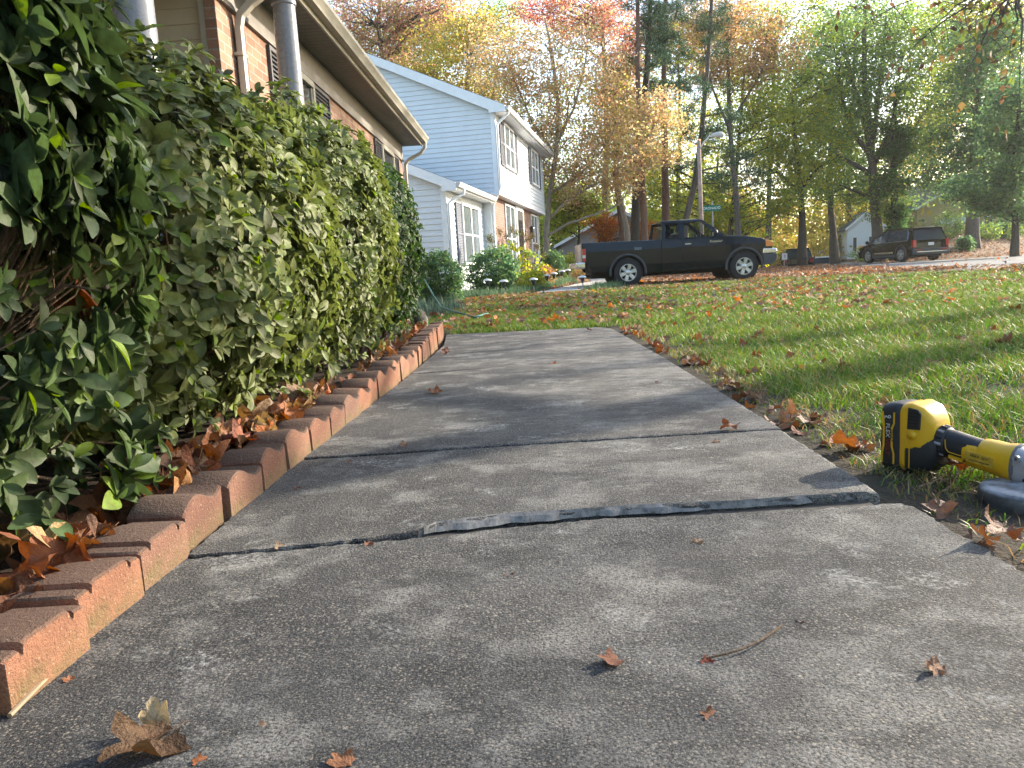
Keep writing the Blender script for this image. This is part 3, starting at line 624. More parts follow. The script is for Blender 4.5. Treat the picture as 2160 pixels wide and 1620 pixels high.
B = grass(170000, gfield(4.2, 10, .9, lambda y: .72 * y + .4), lambda y: .058 + 0 * y, lambda y: .0009 + .00035 * y)
C = grass(150000, gfield(10, 22, .85, lambda y: .72 * y + .5), lambda y: .07 + 0 * y, lambda y: .0012 + .0004 * y)
o1, o2 = len(A[0]), len(A[0]) + len(B[0])
tag(npmesh('grass', np.vstack([A[0], B[0], C[0]]), np.vstack([A[1], B[1] + o1, C[1] + o2]), GR, col=np.vstack([A[2], B[2], C[2]])), 'green lawn grass with dry blades beside the walk', 'grass', kind='stuff')
# ================================================================ HOUSES
VIN = plain('white lap siding', (.62, .66, .70), .55, var=.05, scale=2, bump=.08, bs=30)
TRIM = plain('white trim', (.74, .76, .78), .5, var=.05)
def brickwall(name, ax='yz', c1=(.30, .155, .10), c2=(.42, .25, .165)):
    g = NG(name); v = g.co(); sx = g.n('SeparateXYZ', Vector=v); cb = g.n('CombineXYZ'); i0 = sx.outputs[1 if ax == 'yz' else 0]; g.set(cb.inputs[0], i0); g.set(cb.inputs[1], sx.outputs[2])
    bt = g.n('TexBrick', Color1=(*c1, 1), Color2=(*c2, 1), Mortar=(.40, .36, .31, 1), Scale=1., _offset=.5)
    bt.inputs['Mortar Size'].default_value = .006; bt.inputs['Brick Width'].default_value = .21; bt.inputs['Row Height'].default_value = .075; bt.inputs['Bias'].default_value = -.1
    g.set(bt.inputs['Vector'], cb.outputs[0]); n = g.noise(v, 3.2, 3); n2 = g.noise(v, 60, 4)
    cc = g.mix(g.ramp(n, [(.35, 0.), (.6, .6)]), bt.outputs[0], g.mix(1., bt.outputs[0], (.6, .55, .55), 'MULTIPLY')); cc = g.mix(g.ramp(n2, [(.4, .35), (.7, 0.)]), cc, (.12, .08, .06))
    g.color(cc); g.rough(.85); g.bump(g.math('SUBTRACT', 1., bt.outputs['Fac']), .8, .006, g.bump(n2, .3, .003)); return g.m
BW = brickwall('orange tan brick'); BWx = brickwall('orange tan brick end', 'xz')
CREAM = plain('cream painted metal', (.33, .31, .26), .45, var=.08); SOFF = plain('grey brown soffit', (.16, .145, .13), .6, var=.1)
FRZ = plain('grey frieze', (.20, .185, .17), .6, var=.1); COLM = plain('grey satin column paint', (.20, .205, .225), .28, var=.04, bump=.02)
BEIGE = plain('beige lap siding', (.44, .38, .28), .6, var=.06, bump=.05); SHG = plain('charcoal shutter', (.085, .085, .095), .5); DARKG = glass('window glass', (.03, .035, .045))
ROOF = NG('asphalt shingles'); _v = ROOF.co(); _n = ROOF.noise(_v, 25, 4); ROOF.color(ROOF.ramp(_n, [(.3, (.045, .045, .05)), (.7, (.12, .115, .115))])); ROOF.rough(.9); ROOF.bump(_n, .6, .02); ROOF = ROOF.m
def lap_rect(mb, p0, ud, nd, L, z0, z1, h=.12, clip=None, tk=.022):
    """lap boards on a vertical wall from p0 along ud, facing nd; clip(z)->(u0,u1)"""
    p0, ud, nd = Vector(p0), Vector(ud), Vector(nd); z = z0; up = Vector((0, 0, 1))
    while z < z1 - 1e-4:
        zt = min(z + h, z1); u0, u1 = clip(z) if clip else (0, L); v0, v1 = clip(zt) if clip else (0, L)
        if v1 - v0 < .02: v0 = v1 = (v0 + v1) / 2; 
        if u1 - u0 > .02:
            a = p0 + ud * u0 + up * z + nd * tk; b = p0 + ud * u1 + up * z + nd * tk; c = p0 + ud * v1 + up * zt + nd * .001; d = p0 + ud * v0 + up * zt + nd * .001
            mb.quad(a, b, c, d); mb.quad(p0 + ud * u0 + up * z, p0 + ud * u1 + up * z, b, a)
        z += h
def louvre(mb, x, y0, y1, z0, z1, dep=.03, n=None):
    """shutter lying on a wall facing +X"""
    f = .035; mb.box(x, x + dep, y0, y0 + f, z0, z1); mb.box(x, x + dep, y1 - f, y1, z0, z1)
    for z in (z0, (z0 + z1) / 2 - f / 2, z1 - f): mb.box(x, x + dep, y0 + f, y1 - f, z, z + f)
    mb.box(x, x + .006, y0 + f, y1 - f, z0 + f, z1 - f); z = z0 + f + .02
    while z < z1 - f - .03:
        mb.quad((x + .006, y0 + f, z + .035), (x + .006, y1 - f, z + .035), (x + dep - .004, y1 - f, z), (x + dep - .004, y0 + f, z)); z += .042
def window(root, x, y0, y1, z0, z1, units=1, trim=TRIM, gl=DARKG, sash=True, name='window'):
    """window in a wall facing +X of root: frame is the part, pane its sub-part"""
    mb = MB(); t = .07; mb.box(x, x + .04, y0, y0 + t, z0, z1); mb.box(x, x + .04, y1 - t, y1, z0, z1); mb.box(x, x + .05, y0 + t, y1 - t, z1 - t, z1); mb.box(x, x + .06, y0 + t, y1 - t, z0, z0 + t)
    W = (y1 - y0 - 2 * t) / units
    for k in range(units):
        a = y0 + t + k * W
        if k: mb.box(x, x + .038, a - .045, a + .045, z0 + t, z1 - t)
        if sash: mb.box(x, x + .03, a + .045, a + W - .045, (z0 + z1) / 2 - .025, (z0 + z1) / 2 + .025)
        for q in (a + .0, a + W - .03): mb.box(x, x + .026, q, q + .03, z0 + t, z1 - t)
    f = mb.build(name, trim, root, bevel=.004, segs=1); m = MB(); m.box(x - .05, x + .012, y0 + t, y1 - t, z0 + t, z1 - t); m.build('pane', gl, f); return f
def gutter(mb, x, z, y0, y1, s=1):
    pr = [(0, 0), (.075, 0), (.085, .025), (.10, .05), (.118, .075), (.12, .11), (.105, .112), (.10, .10), (.0, .10)]
    mb.prism([(x + a * s, z + b) for a, b in pr], y0, y1, 'y')
# ---- near brick house (front wall faces the walk)
H1 = thing('brick_house', 'brick house with grey porch columns and wide eaves behind the azaleas', 'house', (-2.27, 6.03, 0))
mb = MB(); mb.box(-.09, 0, 0, 8.5, -.3, 2.92); mb.build('wall', BW, H1)
mb = MB(); mb.box(-.088, -.001, -.004, 0, -.3, 2.92); mb.build('wall_end', BWx, H1)
mb = MB(); mb.box(-7, -.09, .06, 8.45, -.3, 2.92); mb.build('inner_wall', BEIGE, H1)
mb = MB(); lap_rect(mb, (-4.0, .055, 0), (1, 0, 0), (0, -1, 0), 3.86, .16, 2.9, .115, tk=.014); mb.build('porch_siding', BEIGE, H1)
mb = MB(); lap_rect(mb, (-4.0, -8, 0), (0, 1, 0), (1, 0, 0), 8.05, .16, 2.9, .115, tk=.014); mb.build('porch_siding', BEIGE, H1)
mb = MB(); mb.box(-.135, -.09, .005, .052, .16, 2.9); mb.build('corner_trim', CREAM, H1)
mb = MB(); mb.box(-4.0, .22, -8, -.02, -.3, .15); mb.build('porch_floor', plain('porch concrete', (.38, .35, .31), .8), H1)
mb = MB(); mb.box(-.002, .022, .0, 8.5, 2.66, 2.92); mb.box(-.002, .034, .0, 8.5, 2.62, 2.66); mb.box(-.06, .02, -8.4, 0, 2.70, 2.92); mb.build('frieze', FRZ, H1)
# soffit of narrow beaded boards
mb = MB(); y = -8.4
while y < 8.62:
    mb.box(.0, .36, y, y + .092, 2.925, 2.94); y += .1
mb.box(.0, .36, -8.4, 8.62, 2.94, 2.95); mb.box(-4.2, 0, -8.4, 0, 2.925, 2.95); mb.build('soffit', SOFF, H1)
mb = MB(); mb.box(.36, .385, -8.4, 8.65, 2.90, 3.06); mb.quad((0, 8.6, 2.93), (.36, 8.6, 2.93), (.36, 8.6, 3.08), (0, 8.6, 3.23)); mb.build('fascia', CREAM, H1, bevel=.003, segs=1)
mb = MB(); gutter(mb, .386, 2.945, -8.4, 8.66); mb.build('gutter', CREAM, H1)
mb = MB(); mb.prism([(.46, 3.075), (.46, 3.095), (-4, 4.95), (-8.4, 3.1), (-8.4, 3.06), (-4, 4.9)], -8.5, 8.64, 'y'); mb.build('roof', ROOF, H1)
mb = MB(); mb.poly([(0, 8.5, 2.9), (-8, 8.5, 2.9), (-4, 8.5, 4.85)]); mb.build('gable', BEIGE, H1)
DS = plain('cream downspout', (.46, .43, .37), .4, var=.05)
mb = MB()
def spout(mb, path, wd=.075, dp=.055):
    rr = []; path = [Vector(p) for p in path]
    for i, p in enumerate(path):
        d = (path[min(i + 1, len(path) - 1)] - path[max(0, i - 1)]).normalized(); a = Vector((0, 1, 0)); b = d.cross(a).normalized()
        rr.append([p + a * (wd / 2) * sa + b * (dp / 2) * sb for sa, sb in ((-1, -1), (1, -1), (1, 1), (-1, 1))])
    mb.loft(rr)
spout(mb, [(.43, .34, 2.95), (.42, .34, 2.87), (.36, .34, 2.80), (.16, .34, 2.68), (.07, .34, 2.60), (.045, .34, 2.5), (.045, .34, .1)]); mb.box(-.001, .078, .285, .395, 2.28, 2.31)
mb.build('downspout', DS, H1, bevel=.008)
mb = MB(); spout(mb, [(.44, 8.56, 2.95), (.43, 8.56, 2.86), (.36, 8.56, 2.77), (.12, 8.56, 2.66), (.05, 8.56, 2.58), (.045, 8.56, 2.48), (.045, 8.56, .0)]); mb.build('downspout', DS, H1, bevel=.008)
for a, b in ((1.12, 1.5), (2.55, 3.2), (5.85, 6.35), (7.45, 7.95)):
    mb = MB(); louvre(mb, .002, a, b, 1.25, 2.60); mb.build('shutter', SHG, H1)
window(H1, .003, 1.52, 2.53, 1.25, 2.60, 1, CREAM); window(H1, .003, 6.37, 7.43, 1.25, 2.60, 1, CREAM)
mb = MB(); mb.box(0, .06, 2.2, 6, -.2, .0)
for k, yy in enumerate((4.06, 6.72)):
    mb = MB(); r = .105; zt = 2.92
    mb.lathe([(r * 1.25, .15), (r * 1.25, .19), (r * 1.08, .22), (r, .27), (r * .98, 1.2), (r * .93, 2.2), (r * .88, zt - .16), (r * .98, zt - .15), (r * .98, zt - .12), (r * .9, zt - .10), (r * 1.1, zt - .05), (r * 1.1, zt)], 32, 'z', (.32, yy - 6.03, 0))
    mb.build('column', COLM, H1, auto=40)
mb = MB(); mb.box(-.25, .28, -8.3, -.1, 2.80, 2.925) if False else None
# ---- second house: white lap siding, two storeys, rotated
H2 = thing('sided_house', 'two storey white lap sided house with a low gabled wing', 'house', (-.8, 22.9, 0), -R(9.5))
B2 = brickwall('red brick front', 'yz', (.27, .15, .12), (.34, .20, .15))
ev = 5.22; sl_ = .46; Lm = 9.3
ridge = lambda v: ev + (v if v < 4.6 else 9.2 - v) * sl_      # height at distance v from the front
mb = MB(); mb.box(-9.2, -.02, .02, Lm - .02, 2.86, ev); mb.poly([(-9.2, .02, ev), (-.02, .02, ev), (-4.6, .02, ridge(4.6))]); mb.box(-9.2, -.25, .02, Lm - .1, -.4, 2.86); mb.build('wall_core', VIN, H2)
mb = MB(); lap_rect(mb, (-9.2, .018, 0), (1, 0, 0), (0, -1, 0), 9.2, 2.86, ridge(4.6), .14, clip=lambda z: (0, 9.2) if z <= ev else ((z - ev) / sl_, 9.2 - (z - ev) / sl_)); mb.build('side_siding', VIN, H2)
mb = MB(); lap_rect(mb, (-.018, 0, 0), (0, 1, 0), (1, 0, 0), Lm, 2.86, ev, .14); mb.build('front_siding', VIN, H2)
mb = MB(); lap_rect(mb, (-2, .015, 0), (1, 0, 0), (0, -1, 0), 1.74, -.1, 2.86, .14); mb.build('lower_side_siding', VIN, H2)
mb = MB(); mb.box(-.12, .012, -.012, 0, 2.84, ev); mb.box(0.001, .014, -.012, .10, 2.84, ev); mb.box(.001, .014, Lm - .1, Lm, 2.84, ev); mb.box(-.27, -.23, -.01, .09, -.1, 2.84); mb.build('corner_board', TRIM, H2)
mb = MB(); mb.box(-.25, -.23, .1, 8.9, -.4, 2.84); mb.build('brick_front', B2, H2)
mb = MB(); mb.box(-.25, .03, -.012, Lm + .01, 2.78, 2.855); mb.build('overhang_band', TRIM, H2)
# roof, rake, soffit
mb = MB(); o_ = .36
mb.prism([(o_, ev + .02 - o_ * sl_ * .2), (o_, ev + .05), (-4.6, ridge(4.6) + .19), (-9.5, ev + .05), (-9.5, ev), (-4.6, ridge(4.6) + .06)], -.16, Lm + .2, 'y'); mb.build('roof', ROOF, H2)
for y_ in (-.185, Lm + .2): mb = MB(); mb.prism([(o_, ev - .14), (o_, ev + .035), (-4.6, ridge(4.6) + .175), (-9.5, ev + .035), (-9.5, ev - .14), (-4.6, ridge(4.6) - .06), (-.12, ev - .06), (-.12, ev - .14)], y_, y_ + .024, 'y'); mb.build('rake_board', TRIM, H2)
mb = MB(); mb.box(.0, .345, -.16, Lm + .19, ev - .10, ev - .085); mb.box(.345, .365, -.16, Lm + .2, ev - .12, ev + .03); mb.build('soffit', TRIM, H2)
GUT = plain('white gutter', (.5, .5, .5), .4)
mb = MB(); gutter(mb, .367, ev - .09, -.16, Lm + .2, .9); mb.build('gutter', GUT, H2)
mb = MB(); spout(mb, [(.42, .06, ev - .08), (.40, .06, ev - .17), (.15, .06, ev - .36), (.06, .06, ev - .45), (.055, .06, 3.0), (.0, .06, 2.86), (-.12, .06, 2.62), (-.19, .06, 2.50), (-.2, .06, 2.3), (-.2, .06, .1)]); mb.build('downspout', TRIM, H2)
PLG = glass('pale reflective glass', (.12, .15, .17), rough=.08)
for a, b in ((.6, 1.15), (2.85, 3.35), (5.8, 6.2), (7.95, 8.4)):
    mb = MB(); louvre(mb, .014, a, b, 3.72, 5.02); mb.build('shutter', plain('grey shutter', (.16, .17, .20), .5), H2)
window(H2, .014, 1.2, 2.8, 3.72, 5.04, 2, TRIM, PLG); window(H2, .014, 6.25, 7.9, 3.72, 5.04, 2, TRIM, PLG)
window(H2, -.228, 1.9, 3.6, .5, 2.7, 2, TRIM, PLG); window(H2, -.228, 7.0, 8.5, .5, 2.7, 2, TRIM, PLG)
mb = MB(); mb.box(-.228, -.18, 3.9, 5.0, .1, 2.6); d_ = mb.build('front_door', plain('dark door', (.05, .055, .06), .4), H2); m = MB(); m.box(-.18, -.165, 4.1, 4.8, 1.2, 2.3); m.build('door_glass', DARKG, d_)
mb = MB(); mb.box(-.228, -.17, 3.75, 3.88, .1, 2.75); mb.box(-.228, -.17, 5.02, 5.15, .1, 2.75); mb.box(-.228, -.16, 3.88, 5.02, 2.62, 2.75); mb.build('door_frame', TRIM, H2)
mb = MB(); mb.lathe([(.02, .42), (.09, .36), (.10, .33), (.075, .32), (.06, .05), (.02, 0)], 8, 'z', (-.02, 5.9, 1.75)); mb.tube([(-.23, 5.9, 1.7), (-.1, 5.9, 1.62), (-.02, 5.9, 1.75)], .012, 5); mb.build('wall_lantern', plain('black iron', (.01, .01, .012), .4), H2)
# wing
we = 2.66; ws = .44; wx = -.5; wu = -4.1
mb = MB(); mb.box(-6.0, wx - .02, wu + .02, -.01, -.4, we); mb.poly([(-6, wu + .02, we), (wx - .02, wu + .02, we), (-3.25, wu + .02, we + 2.75 * ws)]); mb.build('wing_core', VIN, H2)
mb = MB(); lap_rect(mb, (-6.0, wu + .018, 0), (1, 0, 0), (0, -1, 0), 5.5, -.2, we + 2.75 * ws, .14, clip=lambda z: (0, 5.5) if z <= we else ((z - we) / ws, 5.5 - (z - we) / ws)); mb.build('wing_side_siding', VIN, H2)
mb = MB(); lap_rect(mb, (wx - .018, wu, 0), (0, 1, 0), (1, 0, 0), 4.08, -.2, we, .14); mb.build('wing_front_siding', VIN, H2)
mb = MB(); mb.box(wx - .12, wx + .012, wu - .012, wu, -.2, we); mb.box(wx, wx + .014, wu, wu + .1, -.2, we); mb.build('corner_board', TRIM, H2)
mb = MB(); mb.prism([(-.16, we + .0), (-.16, we + .05), (-3.25, we + 2.75 * ws + .22), (-6.3, we + .05), (-6.3, we), (-3.25, we + 2.75 * ws + .08)], wu - .2, .0, 'y'); mb.build('wing_roof', ROOF, H2)
mb = MB(); mb.prism([(-.155, we - .15), (-.155, we + .04), (-3.25, we + 2.75 * ws + .205), (-6.3, we + .04), (-6.3, we - .15), (-3.25, we + 2.75 * ws - .04), (-.52, we - .03), (-.52, we - .15)], wu - .225, wu - .2, 'y'); mb.build('rake_board', TRIM, H2)
mb = MB(); mb.box(wx, -.18, wu - .2, 0, we - .09, we - .075); mb.box(-.18, -.16, wu - .2, 0, we - .11, we + .02); mb.build('wing_soffit', TRIM, H2)
mb = MB(); gutter(mb, -.158, we - .07, wu - .2, -.02, .9); mb.build('wing_gutter', GUT, H2)
mb = MB(); spout(mb, [(-.10, wu + .35, we - .08), (-.12, wu + .34, we - .2), (-.36, wu + .12, we - .34), (-.44, wu + .07, we - .42), (-.45, wu + .06, .1)]); mb.build('downspout', TRIM, H2)
mb = MB(); louvre(mb, wx + .014, -3.25, -2.7, .75, 2.35); mb.build('shutter', plain('blue grey shutter', (.13, .15, .20), .5), H2)
window(H2, wx + .014, -2.65, -.75, .75, 2.37, 2, TRIM, PLG)
# ---- distant houses
def dhouse(name, label, x, y, z, rz, W, D_, h, rh, wallm, roofm, wins=(), ov=.3, chim=None, gable_x=True, brick=0):
    """box house, ridge along local y; front (facing camera) is its gable at local y=0 when gable_x"""
    t = thing(name, label, 'house', (x, y, z), rz); mb = MB(); mb.box(0, W, 0, D_, brick - (.8 if not brick else 0), h); mb.poly([(0, 0, h), (W, 0, h), (W / 2, 0, h + rh)]); mb.poly([(0, D_, h), (W, D_, h), (W / 2, D_, h + rh)]); mb.build('wall', wallm, t)
    if brick: mb = MB(); mb.box(-.02, W + .02, -.02, D_, -1.2, brick); mb.build('brick_base', plain('dull brick', (.25, .14, .12), .8, var=.3), t)
    s_ = rh / (W / 2); mb = MB(); mb.prism([(-ov, h - ov * s_), (-ov, h - ov * s_ + .12), (W / 2, h + rh + .14), (W + ov, h - ov * s_ + .12), (W + ov, h - ov * s_), (W / 2, h + rh)], -ov, D_ + ov, 'y'); r = mb.build('roof', roofm, t)
    mb = MB(); mb.prism([(-ov - .02, h - ov * s_ - .06), (-ov - .02, h - ov * s_ + .12), (W / 2, h + rh + .12), (W + ov + .02, h - ov * s_ + .12), (W + ov + .02, h - ov * s_ - .06), (W / 2, h + rh - .1)], -ov - .03, -ov, 'y'); mb.build('rake_board', TRIM, t)
    if chim: mb = MB(); mb.box(*chim); mb.build('chimney', plain('chimney brick', (.3, .16, .11), .8, var=.3), r)
    for (fx, a, b, z0, z1) in wins:
        mb = MB()
        if fx == 'f':
            mb.box(a, b, -.04, -.002, z0, z1); f = mb.build('window', TRIM, t); m = MB(); m.box(a + .08, b - .08, -.05, -.04, z0 + .08, z1 - .08); m.build('pane', SHG, f)
        else:
            mb.box(-.04, -.002, a, b, z0, z1) if fx == 'l' else mb.box(W + .002, W + .04, a, b, z0, z1); f = mb.build('window', TRIM, t); m = MB(); m.box(-.05, -.04, a + .08, b - .08, z0 + .08, z1 - .08) if fx == 'l' else m.box(W + .04, W + .05, a + .08, b - .08, z0 + .08, z1 - .08); m.build('pane', DARKG, f)
    return t
WS = plain('white far siding', (.72, .74, .77), .6, var=.04); SLATE = plain('blue grey shingles', (.10, .115, .15), .85, var=.2, scale=20)
YS = plain('tan yellow siding', (.44, .38, .22), .65, var=.08); GS = plain('grey siding', (.25, .23, .22), .7, var=.1); SLD = plain('dark slate shingles', (.05, .06, .085), .85, var=.2, scale=20)
p = P(1787, 552, 62); dhouse('white_gable_house', 'tall white gabled house with blue grey roof between the tree trunks', p[0], 62, -.2, -R(14), 2.7, 9, 2.75, 1.15, WS, SLATE, [('f', .35, .75, .9, 2.1), ('f', 1.5, 1.95, .9, 2.1), ('r', 2, 3, .6, 1.9), ('r', 4, 5, .6, 1.9)], .15, brick=.35)
p = P(1822, 552, 60); 
p = P(1738, 556, 66); dhouse('low_sided_house', 'low house with brown hip-like roof and white posts left of the white gabled house', p[0], 66, -.6, R(62) - R(90), 6.4, 7, 1.55, 1.5, plain('cream far siding', (.6, .57, .48), .6), plain('brown shingles', (.12, .105, .11), .85, var=.2), [('f', .6, 1.2, -.2, 1.2), ('f', 2, 2.6, -.2, 1.2)], .5, (3.3, 4.0, 3, 4, 2.2, 3.8))
p = P(1960, 505, 62); dhouse('tan_house', 'tan yellow sided house behind the black suv and the right hand trees', p[0], 64, .7, R(4), 8.5, 8, 3.3, 2.2, YS, SLATE, [('f', 2.9, 3.8, .3, 2.3), ('f', 5.6, 6.4, 1, 2.3)], .4)
t = thing('porch_awning', 'small pale green porch roof on posts in front of the tan house', 'porch', (*P(2004, 520, 60)[:2], .7), R(3)); mb = MB(); pr = [(2.0 - 1.05 * math.cos(a), 1.75 + .5 * math.sin(a)) for a in np.linspace(0, math.pi, 9)]; pr = [(x - 1, z) for x, z in pr]
mb.prism(pr, 0, 1.8, 'y'); mb.build('awning_roof', plain('pale awning metal', (.42, .52, .50), .4), t)
for x_ in (0.0, 1.95):
    mb = MB(); mb.box(x_, x_ + .12, .05, .17, -.8, 1.75); mb.build('post', plain('grey post', (.2, .24, .23), .6), t)
p = P(1180, 540, 52); dhouse('grey_house', 'grey house with dark slate roof beyond the pickup seen through the yellow trees', p[0], 50, -.1, R(0), 7.6, 8, 2.3, 1.9, GS, SLD, [('f', 1, 2, .6, 1.8), ('f', 3.2, 4.6, .4, 1.9)], .4)
# ================================================================ VEHICLES
def paint(name, c, rough=.22, coat=.4):
    g = NG(name); v = g.co(); n = g.noise(v, 2.5, 4); g.color(g.mix(g.ramp(n, [(.4, 0.), (.7, .25)]), c, tuple(x * 1.5 + .004 for x in c))); g.rough(g.ramp(g.noise(v, 9, 4), [(.3, rough), (.7, rough + .14)]))
    g.b.inputs['Specular IOR Level'].default_value = .14; g.b.inputs['Coat Weight'].default_value = coat; g.b.inputs['Coat Roughness'].default_value = .05; g.bump(g.noise(v, 1.2, 2), .08, .02); return g.m
BLK = paint('black green car paint', (.002, .007, .011), .12); BLK2 = paint('black car paint', (.0025, .0025, .003), .12)
TYRE = plain('tyre rubber', (.018, .018, .02), .75, var=.2); ALLOY = plain('alloy wheel', (.52, .53, .55), .32, .75, var=.08); CHR = plain('chrome', (.62, .64, .66), .18, 1, var=.04)
PLG_ = plain('dark grey plastic trim', (.055, .06, .068), .5); DKIN = plain('dark interior', (.02, .02, .022), .8); CGL = glass('car window', (.015, .02, .02), .93); CGD = glass('car window with painted reflection', (.03, .045, .07), .08)  # CGD has a bluish sky reflection put into its colour
RED = glass('red lamp lens', (.42, .01, .015), rough=.15); AMB = glass('amber lamp lens', (.7, .22, .05), rough=.15); CLR = glass('clear lamp lens', (.5, .5, .5), rough=.1)
def wheel(par, u, y, r, wd, spokes, seam=1, rimr=.58):
    s = 1 if y > 0 else -1; mb = MB()
    pr = [(r * rimr, -wd / 2), (r * .82, -wd / 2), (r * .95, -wd * .46), (r, -wd * .34), (r, wd * .34), (r * .95, wd * .46), (r * .82, wd / 2), (r * rimr, wd / 2)]
    mb.lathe(pr, 36, 'y', (u, y, r), cap=False); t = mb.build('wheel', TYRE, par, auto=35)
    mb = MB(); o = s * wd / 2; R0 = r * rimr
    mb.lathe([(R0 * 1.02, o * .98), (R0 * 1.0, o * 1.04), (R0 * .93, o * 1.04), (R0 * .88, o * .3)], 36, 'y', (u, y, r), cap=False); mb.lathe([(R0 * .30, o * .5), (R0 * .30, o * .95), (R0 * .22, o * 1.02), (.001, o * 1.03)], 16, 'y', (u, y, r))
    for k in range(spokes):
        a = 2 * math.pi * (k + .25) / spokes; c, s_ = math.cos(a), math.sin(a); w0, w1 = R0 * (.20 if spokes < 7 else .1), R0 * (.27 if spokes == 6 else .13)
        def q(rr, ww, yy): return (u + c * rr - s_ * ww, y + yy, r + s_ * rr + c * ww)
        mb.loft([[q(R0 * .2, -w0, o * .6), q(R0 * .2, w0, o * .6), q(R0 * .2, w0 * .8, o * .95), q(R0 * .2, -w0 * .8, o * .95)], [q(R0 * .95, -w1, o * .6), q(R0 * .95, w1, o * .6), q(R0 * .95, w1 * .8, o * 1.0), q(R0 * .95, -w1 * .8, o * 1.0)]])
    mb.build('rim', ALLOY, t, auto=35); m = MB(); m.lathe([(R0 * 1.02, o * .28), (.001, o * .30)], 24, 'y', (u, y, r)); m.build('brake_disc', DKIN, t); return t
def arch(cx, cz, r, a0, a1, n=12): return [(cx + r * math.cos(R(a0 + (a1 - a0) * k / n)), cz + r * math.sin(R(a0 + (a1 - a0) * k / n))) for k in range(n + 1)]
def flare(mb, cx, cz, r, y0, y1, a0=-8, a1=188, th=.05):
    o = arch(cx, cz, r, a0, a1, 16); i = arch(cx, cz, r - th, a0, a1, 16)
    mb.prism(o + i[::-1], y0, y1, 'y')
def text(s, size, par, mat, M, ext=.001, shear=0, name='lettering', sx=1):
    cu = bpy.data.curves.new(name, 'FONT'); cu.body = s; cu.size = size; cu.extrude = ext; cu.align_x = 'CENTER'; cu.align_y = 'CENTER'; cu.shear = shear
    o = bpy.data.objects.new(name, cu); COL.objects.link(o); bpy.context.view_layer.update()
    me = bpy.data.meshes.new_from_object(o.evaluated_get(bpy.context.evaluated_depsgraph_get())); bpy.data.objects.remove(o)
    me.materials.clear(); me.materials.append(mat); q = bpy.data.objects.new(name, me); COL.objects.link(q); q.parent = par; q.matrix_local = M @ Matrix.Diagonal((sx, 1, 1, 1)); return q
def facet(o, zs, f):
    import bmesh
    bm = bmesh.new(); bm.from_mesh(o.data)
    for z in zs: bmesh.ops.bisect_plane(bm, geom=bm.verts[:] + bm.edges[:] + bm.faces[:], plane_co=(0, 0, z), plane_no=(0, 0, 1))
    for v in bm.verts: v.co.y *= f(v.co.z)
    bm.to_mesh(o.data); bm.free()
# ---- pickup: +X is forward, u measured from the rear axle
T = thing('pickup_truck', 'black extended cab pickup with silver six spoke wheels parked beyond the lawn', 'pickup truck', (0, 0, 0))
wr = .371; W2 = .845
ra = arch(0, wr, .43, 0, 180); fa = arch(2.95, wr, .44, 0, 180)
for s in (-1, 1):
    mb = MB(); pr = [(-1.02, .60), (-1.10, .74), (-1.12, 1.165), (.862, 1.145), (.862, .33), (.43, .33)] + ra[1:-1] + [(-.43, .38), (-.9, .42)]
    mb.prism(pr, s * (W2 - .07), s * W2, 'y'); mb.build('bed_side', BLK, T, bevel=.018)
    for u_, r_ in ((0, .475), (2.95, .485)): mb = MB(); flare(mb, u_, wr, r_, s * (W2 - .03), s * (W2 + .035)); mb.build('arch_flare', PLG_, T, bevel=.01)
mb = MB(); mb.box(-1.06, .85, -W2 + .07, W2 - .07, .60, .66); mb.box(.79, .855, -W2 + .06, W2 - .06, .6, 1.14); mb.build('bed_floor', DKIN, T)
mb = MB(); mb.box(-1.135, -1.07, -W2 + .12, W2 - .12, .62, 1.155); mb.build('tailgate', BLK, T, bevel=.015)
mb = MB(); pr = [(.872, .33), (.872, 1.145), (1.6, 1.150), (2.53, 1.165), (2.62, 1.160), (3.05, 1.12), (3.42, 1.05), (3.60, .97), (3.68, .86), (3.69, .66), (3.62, .44), (3.39, .40)] + fa[1:-1] + [(2.51, .33)]
k = len(pr); rings = []
for yy, ins, dz in ((-W2 + .06, 0, -.035), (-W2, .0, -.09), (-W2 - .012, 0, -.2)): pass
mb.prism(pr, -W2, W2, 'y'); mb.build('body', BLK, T, bevel=.045, segs=4)
mb = MB(); mb.box(-.9, 3.4, -.55, .55, .26, .62); mb.box(-.2, .2, -.8, .8, .30, .42); mb.box(2.75, 3.15, -.8, .8, .30, .45); mb.box(-.6, .6, -.76, .76, .6, .84); mb.box(2.4, 3.5, -.78, .78, .6, 1.0); mb.build('chassis', DKIN, T)
